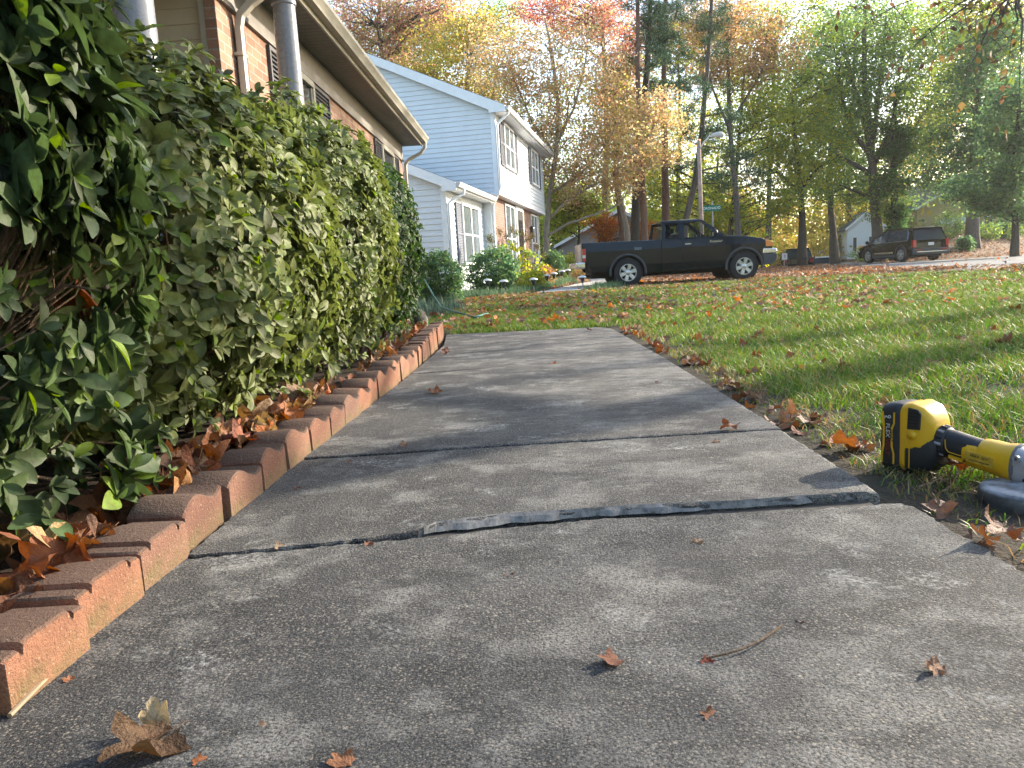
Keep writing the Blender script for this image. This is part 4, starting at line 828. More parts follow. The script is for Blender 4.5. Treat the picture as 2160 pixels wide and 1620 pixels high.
# greenhouse
def S(u, z, s, inn=0): t = (z - 1.14) / .47; return (u, s * (W2 - .03 - .17 * t - inn), z)
def panel(mb, poly, s, th=.035):
    k = len(poly); n = mb.pts([S(u, z, s) for u, z in poly] + [S(u, z, s, th) for u, z in poly]); mb.face(range(n, n + k)); mb.face(range(n + 2 * k - 1, n + k - 1, -1))
    for i in range(k): j = (i + 1) % k; mb.face((n + i, n + j, n + k + j, n + k + i))
for s in (-1, 1):
    mb = MB()
    for po in ([(.872, 1.13), (.98, 1.13), (1.0, 1.54), (.93, 1.54)], [(1.31, 1.13), (1.45, 1.13), (1.475, 1.54), (1.33, 1.54)], [(2.34, 1.13), (2.56, 1.13), (1.985, 1.57), (1.90, 1.54)], [(.93, 1.535), (1.93, 1.54), (1.99, 1.575), (1.90, 1.60), (.95, 1.585)], [(.872, 1.12), (2.58, 1.14), (2.50, 1.165), (.872, 1.16)]): panel(mb, po, s)
    mb.build('cab_frame', BLK, T, bevel=.008)
    for nm, po in (('quarter_window', [(.975, 1.15), (1.315, 1.15), (1.335, 1.545), (.995, 1.545)]), ('door_window', [(1.445, 1.15), (2.36, 1.15), (1.905, 1.545), (1.47, 1.545)])):
        mb = MB(); mb.poly([S(u, z, s, .018) for u, z in po]); mb.build(nm, CGL, T)
    mb = MB(); mb.lathe([(.001, -.02), (.05, -.02), (.085, 0), (.085, .02), (.07, .05), (.03, .075), (.001, .08)], 14, 'x', (2.18, s * .96, 1.24)); mb.tube([(2.24, s * .80, 1.19), (2.2, s * .93, 1.22)], .018, 6); mb.build('mirror', BLK, T, smooth=True)
    mb = MB(); mb.box(1.45, 1.61, s * W2, s * (W2 + .018), .985, 1.015); mb.build('door_handle', CHR, T, bevel=.006)
    mb = MB(); mb.box(1.383, 1.389, s * (W2 - .005), s * (W2 + .0015), .40, 1.13); mb.box(2.47, 2.476, s * (W2 - .005), s * (W2 + .0015), .50, 1.13); mb.box(1.389, 2.47, s * (W2 - .005), s * (W2 + .0015), .40, .406); mb.build('door_seam', DKIN, T)
    mb = MB(); mb.box(-1.125, -1.045, s * (W2 - .09), s * (W2 + .004), .70, 1.02); t_ = mb.build('tail_light', RED, T, bevel=.012); m = MB(); m.box(-1.128, -1.060, s * (W2 - .08), s * (W2 + .006), .79, .86); m.build('reversing_lamp', CLR, t_)
    mb = MB(); mb.prism([(3.50, .83), (3.70, .83), (3.695, .90), (3.60, .985), (3.50, 1.0)], s * (W2 - .28), s * (W2 + .004), 'y'); mb.build('headlight', AMB, T, bevel=.012)
    mb = MB(); mb.box(.18, .36, s * W2, s * (W2 + .004), .92, .985); mb.build('fuel_flap', plain('pale patch', (.10, .13, .15), .3), T, bevel=.003) if s < 0 else None  # small panel coloured paler than the bed side
mb = MB(); mb.loft([[(.90, -.66, 1.575), (1.95, -.655, 1.575), (1.95, .655, 1.575), (.90, .66, 1.575)], [(.92, -.63, 1.61), (1.90, -.62, 1.612), (1.90, .62, 1.612), (.92, .63, 1.61)], [(1.0, -.5, 1.625), (1.80, -.5, 1.63), (1.80, .5, 1.63), (1.0, .5, 1.625)]]); mb.build('roof', BLK, T, bevel=.012)
mb = MB(); mb.quad((2.55, -.76, 1.16), (2.55, .76, 1.16), (1.955, .62, 1.58), (1.955, -.62, 1.58)); mb.build('windscreen', CGL, T)
mb = MB(); mb.quad((.875, -.72, 1.15), (.875, .72, 1.15), (.935, .62, 1.56), (.935, -.62, 1.56)); mb.build('rear_window', CGL, T)
mb = MB()
for yy in (-.38, .38):
    mb.box(1.40, 1.52, yy - .22, yy + .22, .8, 1.30); mb.box(1.38, 1.46, yy - .12, yy + .12, 1.32, 1.46)
mb.box(2.25, 2.5, -.75, .75, .9, 1.17); mb.build('seats', DKIN, T, bevel=.03)
mb = MB(); mb.tube([(2.12 + .06 * math.sin(a), .38 + .17 * math.cos(a), 1.14 + .16 * math.sin(a)) for a in np.linspace(0, 2 * math.pi, 17)], .014, 6, cap=False); mb.build('steering_wheel', DKIN, T)
mb = MB(); mb.prism([(-1.30, .55), (-1.30, .68), (-1.06, .70), (-1.06, .52)], -W2 + .02, W2 - .02, 'y'); mb.build('rear_bumper', CHR, T, bevel=.03, segs=3)
mb = MB(); mb.prism([(3.42, .655), (3.77, .655), (3.80, .70), (3.78, .78), (3.44, .80)], -W2 - .01, W2 + .01, 'y'); mb.build('front_bumper', CHR, T, bevel=.025, segs=3)
mb = MB(); mb.prism([(3.42, .655), (3.79, .655), (3.79, .50), (3.70, .40), (3.45, .37), (3.44, .5)], -W2 - .005, W2 + .005, 'y'); mb.build('bumper_skirt', PLG_, T, bevel=.02)
mb = MB(); mb.tube([(-.6, -.4, .33), (-1.2, -.45, .35)], .03, 8); mb.build('exhaust_pipe', DKIN, T)
text('Frontier', .085, T, CHR, Matrix.Translation((2.24, -W2 - .002, 1.03)) @ Matrix.Rotation(R(90), 4, 'X'), .0015, .2, sx=1.15)
for u in (0, 2.95):
    for s in (-1, 1): wheel(T, u, s * .74, wr, .235, 6)
for c in T.children:
    if c.name.split('.')[0] in ('body', 'bed_side'): facet(c, (.56, .93, 1.02), lambda z: 1 - .018 * max(0, (.56 - z) / .2) if z < .56 else (1 - .045 * max(0, (z - .93) / .2)))
T.location = (2.42, 19.45 + .75, -.055); T.rotation_euler = (0, 0, R(3.2)); T.scale = (1.0, 1.0, 1.0)
# ---- suv seen from its rear left corner
def wagon(name, label, dims, loc, rz, mat, group=None, detail=True, winm=None):
    L, Wd, H, wb = dims; hw = Wd / 2; r = .39; t = thing(name, label, 'suv' if H > 1.6 else 'car', loc, rz, group); winm = winm or CGD; rear = -1.0
    fr = wb + .92; belt = H * .60; ra = arch(0, r, r + .06, 0, 180, 10); fa = arch(wb, r, r + .06, 0, 180, 10)
    pr = [(rear + .04, .40), (rear, .62), (rear + .01, .95), (rear + .06, belt + .02), (wb * .5, belt - .01), (wb + .02, belt - .02), (wb + .5, belt - .09), (fr - .12, belt - .2), (fr, belt - .34), (fr + .01, .50), (fr - .06, .30), (wb + r + .06, .30)] + fa[1:-1] + [(wb - r - .06, .28), (r + .06, .28)] + ra[1:-1] + [(-r - .06, .32)]
    mb = MB(); mb.prism(pr, -hw, hw, 'y'); mb.build('body', mat, t, bevel=.06, segs=4)
    mb = MB(); mb.box(-.8, fr - .3, -hw + .25, hw - .25, .22, .6); mb.box(-.5, .5, -hw + .2, hw - .2, .5, .85); mb.box(wb - .5, wb + .5, -hw + .2, hw - .2, .5, .85); mb.build('chassis', DKIN, t)
    # glasshouse: belt ring to roof ring
    bl = [(rear + .10, belt), (wb + .02, belt)]; rf = [(rear + .30, H - .06), (wb * .5 + .12, H - .04)]
    ring = lambda x0, x1, w_, z: [(x0, -w_, z), (x1, -w_, z), (x1, w_, z), (x0, w_, z)]
    mb = MB(); mb.loft([ring(rear + .10, wb + .04, hw - .04, belt - .02), ring(rear + .36, wb * .5 + .22, hw - .21, H - .07)]); mb.build('window', winm, t)
    mb = MB(); mb.loft([ring(rear + .30, wb * .5 + .26, hw - .19, H - .08), ring(rear + .34, wb * .5 + .10, hw - .23, H - .02), ring(rear + .5, wb * .5 - .1, hw - .40, H)]); mb.build('roof', mat, t, bevel=.02)
    def G_(u, z, s, o=.006): q = (z - belt + .02) / (H - .05 - belt); return (u, s * (hw - .04 - .17 * q + o), z)
    for s in (-1, 1):
        mb = MB()
        def strip(po): m_ = MB(); m_.poly([G_(u, z, s, .010) for u, z in po]); m_.build('pillar', mat, t)
        z1 = H - .07
        strip([(rear + .05, belt - .02), (rear + .46, belt - .02), (rear + .62, z1), (rear + .30, z1)]); strip([(wb + .08, belt - .02), (wb - .02, belt - .02), (wb * .5 + .08, z1), (wb * .5 + .26, z1)]); strip([(wb * .42, belt - .02), (wb * .42 + .1, belt - .02), (wb * .42 + .08, z1), (wb * .42 - .0, z1)])
        if detail:
            mb = MB(); pa = [(wb + .02, belt + .0), (.6, belt - .005), (rear + .62, belt + .03), (rear + .52, belt + .12), (rear + .64, z1 - .08), (rear + .75, z1 - .02), (wb * .5 + .06, z1 - .01)]
            mb.tube([G_(u, z, s, .018) for u, z in pa], .016, 5); mb.build('chrome_strip', CHR, t)
            mb = MB(); mb.box(.62, wb - .62, s * hw, s * (hw + .03), .46, .56); mb.build('sill_trim', CHR, t, bevel=.01)
            mb = MB(); flare(mb, 0, r, r + .10, s * (hw - .03), s * (hw + .02), th=.045); flare(mb, wb, r, r + .10, s * (hw - .03), s * (hw + .02), th=.045); mb.box(.45, wb - .45, s * (hw - .02), s * (hw + .015), .28, .42); mb.build('arch_trim', PLG_, t)
            mb = MB(); mb.tube([(rear + .5, s * (hw - .27), H - .02), (rear + .6, s * (hw - .27), H + .04), (wb * .5 - .1, s * (hw - .27), H + .04), (wb * .5, s * (hw - .27), H - .02)], .016, 6); mb.build('roof_rail', PLG_, t)
            mb = MB(); mb.lathe([(.001, -.02), (.09, -.02), (.11, .02), (.10, .08), (.04, .13), (.001, .14)], 12, 'x', (wb - .12, s * (hw + .10), belt + .08)); mb.build('mirror', mat, t, smooth=True)
            for u in (.62, .62 + (wb - .7) / 2): mb = MB(); mb.box(u + .1, u + .30, s * hw, s * (hw + .02), belt - .20, belt - .17); mb.build('door_handle', mat, t)
        mb = MB(); mb.box(rear - .015, rear + .14, s * (hw - .17), s * (hw + .006), .72, belt + .04) ; mb.build('tail_light', RED, t, bevel=.02)
        mb = MB(); mb.box(fr - .16, fr + .005, s * (hw - .3), s * (hw + .004), belt - .42, belt - .30); mb.build('headlight', CLR, t, bevel=.02)
    if detail:
        mb = MB(); mb.prism([(rear - .07, .36), (rear - .08, .66), (rear + .1, .68), (rear + .1, .34)], -hw - .005, hw + .005, 'y'); mb.build('rear_bumper', PLG_, t, bevel=.03)
        mb = MB(); mb.prism([(rear - .10, .46), (rear - .10, .52), (rear + .0, .54), (rear + .0, .44)], -hw + .15, hw - .15, 'y'); mb.build('skid_plate', CHR, t, bevel=.015)
        for s in (-1, 1): mb = MB(); mb.box(rear - .09, rear - .06, s * (hw - .3) - .14, s * (hw - .3) + .14, .57, .63); mb.build('reflector', RED, t)
        mb = MB(); mb.quad((rear + .075, -hw + .13, belt + .03), (rear + .075, hw - .13, belt + .03), (rear + .335, hw - .28, H - .13), (rear + .335, -hw + .28, H - .13)); mb.build('rear_window', glass('rear glass', (.04, .05, .08)), t)  # bluish reflection put into the rear glass colour too
        mb = MB(); mb.prism([(rear + .18, H - .10), (rear + .20, H - .06), (rear + .5, H - .02), (rear + .5, H - .08)], -hw + .2, hw - .2, 'y'); mb.build('spoiler', mat, t, bevel=.01)
        mb = MB(); mb.box(rear - .022, rear - .004, -.155, .155, .80, .95); pl = mb.build('number_plate', plain('white number plate', (.7, .7, .72), .4), t)
    facet(next(c for c in t.children if c.name.startswith('body')), (.6, .85), lambda z: 1 - .03 * max(0, (.6 - z) / .3) if z < .6 else (1 - .05 * max(0, (z - .85) / .2)))
    for u in (0, wb):
        for s in (-1, 1): wheel(t, u, s * (hw - .12), r, .25, 5 if detail else 10, rimr=.68)
    return t
p = P(1936, 548, 40.); wagon('black_suv', 'glossy black suv with chrome window line stopped on the street', (5.0, 1.98, 1.76, 2.9), (p[0] + .5, 41.0, -.06), R(90 + 9), BLK2)
p = P(1690, 550, 52.); wagon('dark_car', 'small dark suv parked far off beside the black railing', (4.6, 1.85, 1.68, 2.7), (p[0], 53, -.55), R(80), BLK2, detail=False)
p = P(1786, 545, 56.); wagon('silver_car', 'silver car mostly hidden by the grass bank in front of the white gabled house', (4.5, 1.8, 1.42, 2.6), (p[0] - 1.2, 57, -.95), R(168), paint('silver car paint', (.5, .52, .56), .3), detail=False)
# ================================================================ STREET FURNITURE
WOODP = plain('weathered wooden pole', (.30, .22, .18), .85, var=.3, scale=5, bump=.5, bs=30, bd=.01)
a = P(1482, 548, 29); b_ = P(1474, 297, 29); t = thing('street_lamp', 'tall wooden street lamp pole with curved grey arm behind the pickup', 'street lamp', (a[0], 29, -.2))
o3 = Vector((a[0], 29, -.2)); mb = MB(); top = Vector(b_) - o3; mb.tube([(0, 0, 0), top * .5, top], [.092, .08, .068], 12); mb.build('pole', WOODP, t, smooth=True)
mb = MB(); q = [Vector(P(x, y, 29 - d)) - o3 for x, y, d in ((1475, 318, 0), (1484, 301, .1), (1495, 288, .15), (1506, 285, .2))]; mb.tube(q, [.028, .026, .024, .024], 8); mb.build('arm', plain('grey lamp arm', (.6, .58, .55), .5, .3), t, smooth=True)
mb = MB(); c0 = q[-1]; mb.lathe([(.001, -.1), (.06, -.08), (.10, .1), (.11, .25), (.05, .36), (.001, .38)], 12, 'x', c0); l_ = mb.build('lamp_head', plain('lamp head', (.45, .44, .42), .5), t, smooth=True)
mb = MB(); mb.lathe([(.001, -.10), (.05, -.09), (.085, -.03), (.09, 0)], 12, 'z', c0 + Vector((.15, 0, 0))); mb.build('lens', CLR, l_, smooth=True)
a = P(1503, 439, 36); t = thing('street_sign', 'green street name sign on a thin post right of the lamp pole', 'street sign', (a[0], 36, -.15))
mb = MB(); mb.tube([(0, .03, 0), (0, .03, a[2] + .45)], .028, 8); mb.build('post', plain('galvanised post', (.38, .4, .38), .5, .5), t)
zc = a[2] + .15; mb = MB(); mb.box(-.42, .38, -.012, 0, zc - .13, zc + .13); s_ = mb.build('sign_plate', plain('green sign sheeting', (.0, .16, .10), .4), t, bevel=.01)
SW = plain('white sign lettering', (.8, .85, .85), .4)
text('CORONADO', .155, s_, SW, Matrix.Translation((-.10, -.016, zc - .005)) @ Matrix.Rotation(R(90), 4, 'X')); text('DR', .085, s_, SW, Matrix.Translation((.29, -.016, zc + .05)) @ Matrix.Rotation(R(90), 4, 'X'))
a = P(1655, 541, 45); t = thing('notice_sign', 'small white square sign on a short post near the far dark suv', 'sign', (a[0], 45, -.2))
mb = MB(); mb.box(-.02, .02, 0, .03, 0, a[2] + .15); mb.build('post', plain('sign post', (.3, .28, .27), .7), t)
mb = MB(); zc = a[2] + .2; mb.box(-.15, .15, -.012, 0, zc - .18, zc + .18); s_ = mb.build('sign_plate', plain('white sign plate', (.62, .58, .56), .5), t)
mb = MB(); mb.box(-.05, .05, -.02, -.013, zc - .02, zc + .09); mb.box(-.03, .06, -.02, -.013, zc - .10, zc - .05); mb.build('marking', plain('dull sign print', (.35, .25, .25), .6), s_)
a = P(1708, 556, 46); t = thing('railing', 'low black metal railing right of the far dark suv', 'railing', (a[0] - .35, 46, -.45))
BI = plain('black railing', (.012, .012, .014), .5); mb = MB(); mb.box(-.9, .65, 0, .05, .82, .9); mb.box(-.9, .65, 0, .05, .45, .5); mb.build('rail', BI, t)
for x in (-.9, -.1, .6): mb = MB(); mb.box(x, x + .06, -.005, .055, 0, .96); mb.build('post', BI, t)
a = P(2108, 497, 52); t = thing('wheelie_bin', 'dark green rubbish bin by the bushes at the tan house', 'bin', (a[0], 52, a[2] - .4)); GB = plain('green bin plastic', (.01, .09, .055), .5)
mb = MB(); mb.loft([[(-.26, -.28, 0), (.26, -.28, 0), (.26, .28, 0), (-.26, .28, 0)], [(-.32, -.36, 1.0), (.32, -.36, 1.0), (.32, .36, 1.0), (-.32, .36, 1.0)]]); mb.build('bin_body', GB, t, bevel=.03); mb = MB(); mb.box(-.34, .34, -.39, .38, 1.0, 1.07); mb.build('lid', GB, t, bevel=.02)
# ---- solar path lights
def pathlight():
    t = thing('path_light', '', 'path light'); mb = MB(); mb.lathe([(.10, .33), (.105, .338), (.085, .362), (.05, .378), (.001, .384)], 20, 'z'); mb.build('cap', plain('pale solar cap', (.66, .66, .66), .35, .2), t, smooth=True)
    mb = MB(); mb.lathe([(.022, .2), (.05, .29), (.062, .325), (.062, .33)], 14, 'z'); mb.build('lens', glass('smoky lens', (.05, .055, .06)), t, smooth=True); mb = MB(); mb.tube([(0, 0, -.08), (0, 0, .21)], .011, 8); mb.build('stake', plain('steel stake', (.4, .4, .4), .4, .6), t); return t
pl0 = pathlight(); PLD = [(1028, 590, 17.6, 'path light with pale cap, leftmost, in front of the round shrub'), (1062, 592, 17.2, 'path light second from the left, in the ground cover'), (1125, 588, 18.2, 'path light third from the left, nearest the path mouth'), (1153, 580, 20.3, 'path light with pale cap, fourth along the path'), (1168, 576, 21.8, 'path light fifth along the path by the hydrangea'), (1185, 571, 23.8, 'path light sixth along the path'), (1197, 569, 25.2, 'path light seventh, beyond the sixth along the path'), (1203, 566, 26.6, 'farthest path light beside the spiky plant'), (1228, 583, 18.6, 'path light on the right side of the path behind the pickup bumper')]
for i, (x, y, d, lab) in enumerate(PLD):
    o = pl0 if i == 0 else copytree(pl0); a = P(x, y, d); o.location = (a[0], d, a[2] - .36); tag(o, lab, 'path light', 'solar lights along the path'); 
    if i: o.name = 'path_light'
# black corrugated drain pipe and garden hose
mb = MB(); a = Vector(P(1000, 625, 17.3)); b_ = Vector(P(1040, 629, 16.6)); d = (b_ - a); n = 40
for k in range(n):
    pass
mb.tube([a + d * (k / n) for k in range(n + 1)], [.058 + .006 * (k % 2) for k in range(n + 1)], 14); tag(mb.build('drain_pipe', plain('black pipe', (.03, .032, .038), .5)), 'black corrugated drain pipe end lying in the grass by the ground cover', 'pipe')
mb = MB(); L = [P(x, y, d) for x, y, d in ((895, 590, 10), (912, 620, 9.6), (930, 648, 9.0), (950, 655, 8.8), (975, 662, 8.4), (1000, 672, 8.0), (1030, 672, 8.6))]
L = [Vector((q[0], q[1], max(q[2], float(gz(q[0], q[1])) + .05))) for q in L]; tag(MB.build((mb.tube(L, .011, 8), mb)[1], 'garden_hose', plain('green hose', (.03, .16, .13), .45), smooth=True), 'thin green garden hose crossing the grass past the last azalea', 'hose')
# mottled garden stone at the end of the edging
g = NG('mottled stone'); v = g.co(); n = g.noise(v, 9, 6, .7); g.color(g.ramp(n, [(.38, (.03, .025, .018)), (.5, (.10, .09, .07)), (.7, (.2, .19, .17))])); g.rough(.85); g.bump(n, .8, .02)
def stone(name, loc, rx, ry, rz_, label, cat='stone', mat=None):
    mb = MB(); rings = []
    for i in range(11):
        a = math.pi * i / 10; rr = max(.02, math.sin(a)) ; rings.append([(rx * rr * math.cos(t) * (1 + .09 * math.sin(3 * t + i)), ry * rr * math.sin(t) * (1 + .09 * math.cos(2 * t + i * .7)), -rz_ * math.cos(a) + rz_) for t in np.linspace(0, 2 * math.pi, 16, endpoint=False)])
    mb.loft(rings); return tag(mb.build(name, mat or g.m, smooth=True, loc=loc), label, cat)
p = P(895, 705, 6.35); stone('garden_stone', (p[0] - .03, 6.35, -.06), .06, .07, .125, 'upright mottled brown stone at the far end of the azalea row')
p = P(893, 660, 6.9); stone('garden_stone', (p[0] - .02, 6.9, -.05), .06, .06, .09, 'smooth grey stone behind the mottled one', mat=plain('grey stone', (.13, .135, .15), .7, var=.2))
# ================================================================ ANGLE GRINDER
YEL = plain('yellow tool plastic', (.62, .36, .015), .38, var=.06, scale=20, bump=.1, bs=200, bd=.0006); TBL = plain('black tool rubber', (.022, .023, .026), .55, var=.25, scale=30, bump=.2, bs=300, bd=.0006)
MAG = plain('dusty grey cast metal', (.30, .30, .32), .5, .35, var=.15, scale=40, bump=.2, bs=200, bd=.0008); DISK = None
_g = NG('dusty black guard'); _v = _g.co(); _n = _g.noise(_v, 45, 5, .7); _z = _g.n('SeparateXYZ', Vector=_g.n('NewGeometry').outputs['Normal']).outputs[2]
_g.color(_g.mix(_g.math('MULTIPLY', _g.ramp(_z, [(.5, .25), (.9, 1.)]), _g.ramp(_n, [(.35, .25), (.6, .9)])), (.014, .017, .022), (.30, .31, .33))); _g.rough(_g.ramp(_n, [(.3, .25), (.7, .6)])); _g.b.inputs['Specular IOR Level'].default_value = .6; _g.bump(_n, .2, .001); DISK = _g.m
WHT = plain('white print', (.55, .55, .55), .5); DRED = plain('dark red print', (.22, .015, .02), .5); OUT = plain('black print', (.01, .01, .01), .5)
GT = thing('angle_grinder', 'yellow and black cordless angle grinder with big battery lying in the grass', 'power tool', (.775, 1.655, -.036), R(-58))
def rrect(cy, cz, w, h, r, n=4):
    L = []
    for (sy, sz, a0) in ((1, -1, -90), (1, 1, 0), (-1, 1, 90), (-1, -1, 180)):
        for k in range(n + 1): a = R(a0 + 90 * k / n); L.append((cy + sy * (w / 2 - r) + r * math.cos(a), cz + sz * (h / 2 - r) + r * math.sin(a)))
    return L
def loftx(mb, secs): mb.loft([[(x, y, z) for y, z in rrect(cy, cz, w, h, r)] for x, cy, cz, w, h, r in secs])
# battery pack (x 0..0.052), text side faces the camera (-y)
mb = MB(); loftx(mb, [(0.000, 0, .074, .070, .128, .02), (.004, 0, .075, .082, .142, .022), (.020, 0, .076, .088, .148, .022), (.036, 0, .076, .090, .150, .020), (.044, 0, .076, .088, .148, .02), (.048, 0, .076, .082, .144, .02)]); bt = mb.build('battery', TBL, GT, auto=40)
mb = MB()
for x, zz in ((.0075, 0), (.034, 0)):
    q = [(x, .132), (x + .0035, .132), (x + .0035 + (.003 if x < .02 else 0), .108), (x + .004 + (.003 if x < .02 else -.0045), .098), (x + .004 + (.003 if x < .02 else -.0045), .058), (x + .0035, .042), (x + .0035, .020), (x, .020), (x, .042), (x + (.003 if x < .02 else -.005), .058), (x + (.003 if x < .02 else -.005), .098), (x, .108)]
    mb.prism(q, -.0458, -.0440, 'y')
mb.build('stripe', YEL, bt)
Mt = lambda x, z: Matrix.Translation((x, -.0462, z)) @ Matrix.Rotation(R(90), 4, 'X') @ Matrix.Rotation(R(-90), 4, 'Z')
text('9', .017, bt, WHT, Mt(.0225, .122), .0003); text('Ah', .006, bt, WHT, Mt(.0155, .120), .0003); text('FLEX', .0125, bt, WHT, Mt(.022, .092), .0003, sx=1.15); text('VOLT', .0125, bt, DRED, Mt(.022, .056), .0003, sx=1.15); text('DEWALT', .0065, bt, OUT, Mt(.0315, .082), .0004)
# foot housing
mb = MB(); loftx(mb, [(.047, 0, .078, .084, .144, .02), (.052, 0, .079, .090, .148, .022), (.060, 0, .080, .090, .146, .024)]); ft = mb.build('foot', YEL, GT, auto=40)
mb = MB(); loftx(mb, [(.060, 0, .100, .090, .107, .014), (.068, 0, .103, .090, .104, .014), (.092, 0, .101, .084, .092, .014), (.106, 0, .096, .072, .070, .016), (.113, 0, .092, .058, .054, .016)]); mb.build('upper_housing', YEL, ft, auto=40)
mb = MB(); loftx(mb, [(.0585, 0, .052, .086, .098, .022), (.080, 0, .052, .086, .094, .026), (.105, 0, .054, .078, .084, .03), (.120, 0, .062, .068, .068, .03)]); mb.build('lower_housing', TBL, ft, auto=40)
mb = MB(); mb.prism([(.064, .100), (.092, .102), (.094, .136), (.088, .144), (.066, .147)], -.0462, -.0415, 'y'); vn = mb.build('vent', TBL, ft, bevel=.002)
for k in range(5): m = MB(); m.box(.068, .089, -.0474, -.0462, .108 + k * .007, .1105 + k * .007); m.build('slat', OUT, vn)
mb = MB(); mb.lathe([(.009, 0), (.0095, .010), (.007, .011), (.0065, .004)], 16, 'y', (.076, -.050, .090)); mb.build('lanyard_ring', YEL, ft, smooth=True)
text('XR', .013, ft, YEL, Matrix.Translation((.0665, -.0462, .076)) @ Matrix.Rotation(R(90), 4, 'X') @ Matrix.Rotation(R(-90), 4, 'Z'), .0003)
mb = MB(); mb.box(.062, .068, -.0462, -.044, .020, .060); mb.build('latch', TBL, ft, bevel=.001); mb = MB(); mb.box(.0695, .0710, -.0460, -.044, .018, .062); mb.build('trim_line', YEL, ft)
# handle, tilted down towards the head
def tilt(x, z0=.078, x0=.115, sl=-.17): return z0 + (x - x0) * sl
def hx(mb, secs): loftx(mb, [(x, 0, tilt(x), w, h, min(w, h) * .48) for x, w, h in secs])
mb = MB(); hx(mb, [(.108, .060, .060), (.113, .062, .062), (.128, .060, .060), (.131, .056, .056)]); cl = mb.build('collar', TBL, GT, auto=40)
for k in range(14):
    a = 2 * math.pi * k / 14; m = MB(); y_, z_ = .0305 * math.cos(a), tilt(.121) + .0305 * math.sin(a); m.tube([(.115, y_, z_ + .001), (.127, y_, z_ - .001)], .0032, 6); m.build('rib', MAG if k % 2 else TBL, cl)
mb = MB(); hx(mb, [(.130, .052, .054), (.140, .054, .056), (.165, .052, .054), (.190, .054, .054), (.204, .058, .058)]); gp = mb.build('grip', TBL, GT, auto=40)
mb = MB(); mb.tube([(.134, -.0265, tilt(.134) + .012), (.136, -.0272, tilt(.136) - .006), (.142, -.0280, tilt(.142) - .011), (.165, -.027, tilt(.165) - .011), (.178, -.027, tilt(.178) - .004), (.184, -.0272, tilt(.184) + .010), (.200, -.027, tilt(.2) + .010)], .0009, 5); mb.build('trim_line', YEL, gp)
mb = MB(); mb.prism([(.140, tilt(.14) - .018), (.170, tilt(.17) - .018), (.170, tilt(.17) - .025), (.140, tilt(.14) - .025)], -.0235, -.0175, 'y'); mb.build('label', YEL, gp)
mb = MB(); hx(mb, [(.196, .055, .055), (.200, .062, .062), (.215, .066, .066), (.240, .068, .070), (.252, .076, .078), (.262, .078, .082)]); mh = mb.build('motor_housing', YEL, GT, auto=40)
mb = MB(); loftx(mb, [(.168, 0, tilt(.168) - .006, .056, .046, .02), (.176, 0, tilt(.176) - .005, .060, .052, .024), (.210, 0, tilt(.21) - .004, .064, .056, .026)]); mb.build('lower_sleeve', YEL, mh, auto=40)
mb = MB(); mb.prism([(.180, tilt(.18) - .014), (.232, tilt(.232) - .012), (.232, tilt(.232) + .008), (.180, tilt(.18) + .006)], -.0352, -.028, 'y'); mb.build('rating_label', plain('worn yellow label', (.42, .27, .03), .5, var=.3, scale=90), mh)
text('MAX 20V', .007, mh, OUT, Matrix.Translation((.206, -.0357, tilt(.206) + .001)) @ Matrix.Rotation(R(90), 4, 'X') @ Matrix.Rotation(R(-7), 4, 'Z'), .0002, sx=1.2); text('ANGLE GRINDER', .0042, mh, OUT, Matrix.Translation((.206, -.0357, tilt(.206) - .008)) @ Matrix.Rotation(R(90), 4, 'X') @ Matrix.Rotation(R(-7), 4, 'Z'), .0002, sx=1.2)
mb = MB(); hx(mb, [(.260, .076, .080), (.264, .081, .085), (.270, .080, .084)]); mb.build('grey_ring', plain('grey rubber ring', (.12, .12, .13), .6), mh, auto=40)
mb = MB(); z0 = tilt(.3); loftx(mb, [(.268, 0, tilt(.268), .078, .080, .03), (.290, 0, z0 + .0, .078, .078, .026), (.315, 0, z0 - .002, .072, .070, .022), (.340, 0, z0 - .006, .060, .056, .02), (.350, 0, z0 - .008, .045, .04, .018)]); gh = mb.build('gear_head', MAG, GT, auto=40)
for (x_, z_) in ((.276, .028), (.276, -.026), (.318, .018), (.318, -.022)): m = MB(); m.lathe([(.0065, .004), (.0065, -.003), (.0035, -.003), (.0035, .003)], 12, 'y', (x_, -.040 + (x_ > .3) * .004, z0 + z_)); m.build('screw_boss', MAG, gh, auto=40)
for (x_, z_) in ((.294, .012), (.292, -.012), (.303, -.024)): m = MB(); m.box(x_ - .005, x_ + .005, -.0402, -.0385, z0 + z_ - .003, z0 + z_ + .004); m.build('vent_slot', OUT, gh, bevel=.0008)
mb = MB(); mb.lathe([(.026, .0), (.026, .022), (.02, .024)], 20, 'z', (.312, -.012, .018)); mb.build('spindle_collar', MAG, GT, auto=40)
mb = MB(); mb.lathe([(.066, -.006), (.078, -.004), (.081, .004), (.081, .020), (.077, .027), (.066, .030), (.03, .031), (.02, .033)], 40, 'z', (.305, -.052, .0)); mb.build('disc_guard', DISK, GT, auto=50)
mb = MB(); mb.lathe([(.030, -.013), (.072, -.013), (.074, -.006), (.03, -.004)], 40, 'z', (.305, -.052, .0)); mb.build('grinding_disc', plain('worn grinding cup', (.16, .16, .17), .7, .3, var=.4, scale=30), GT, auto=50)
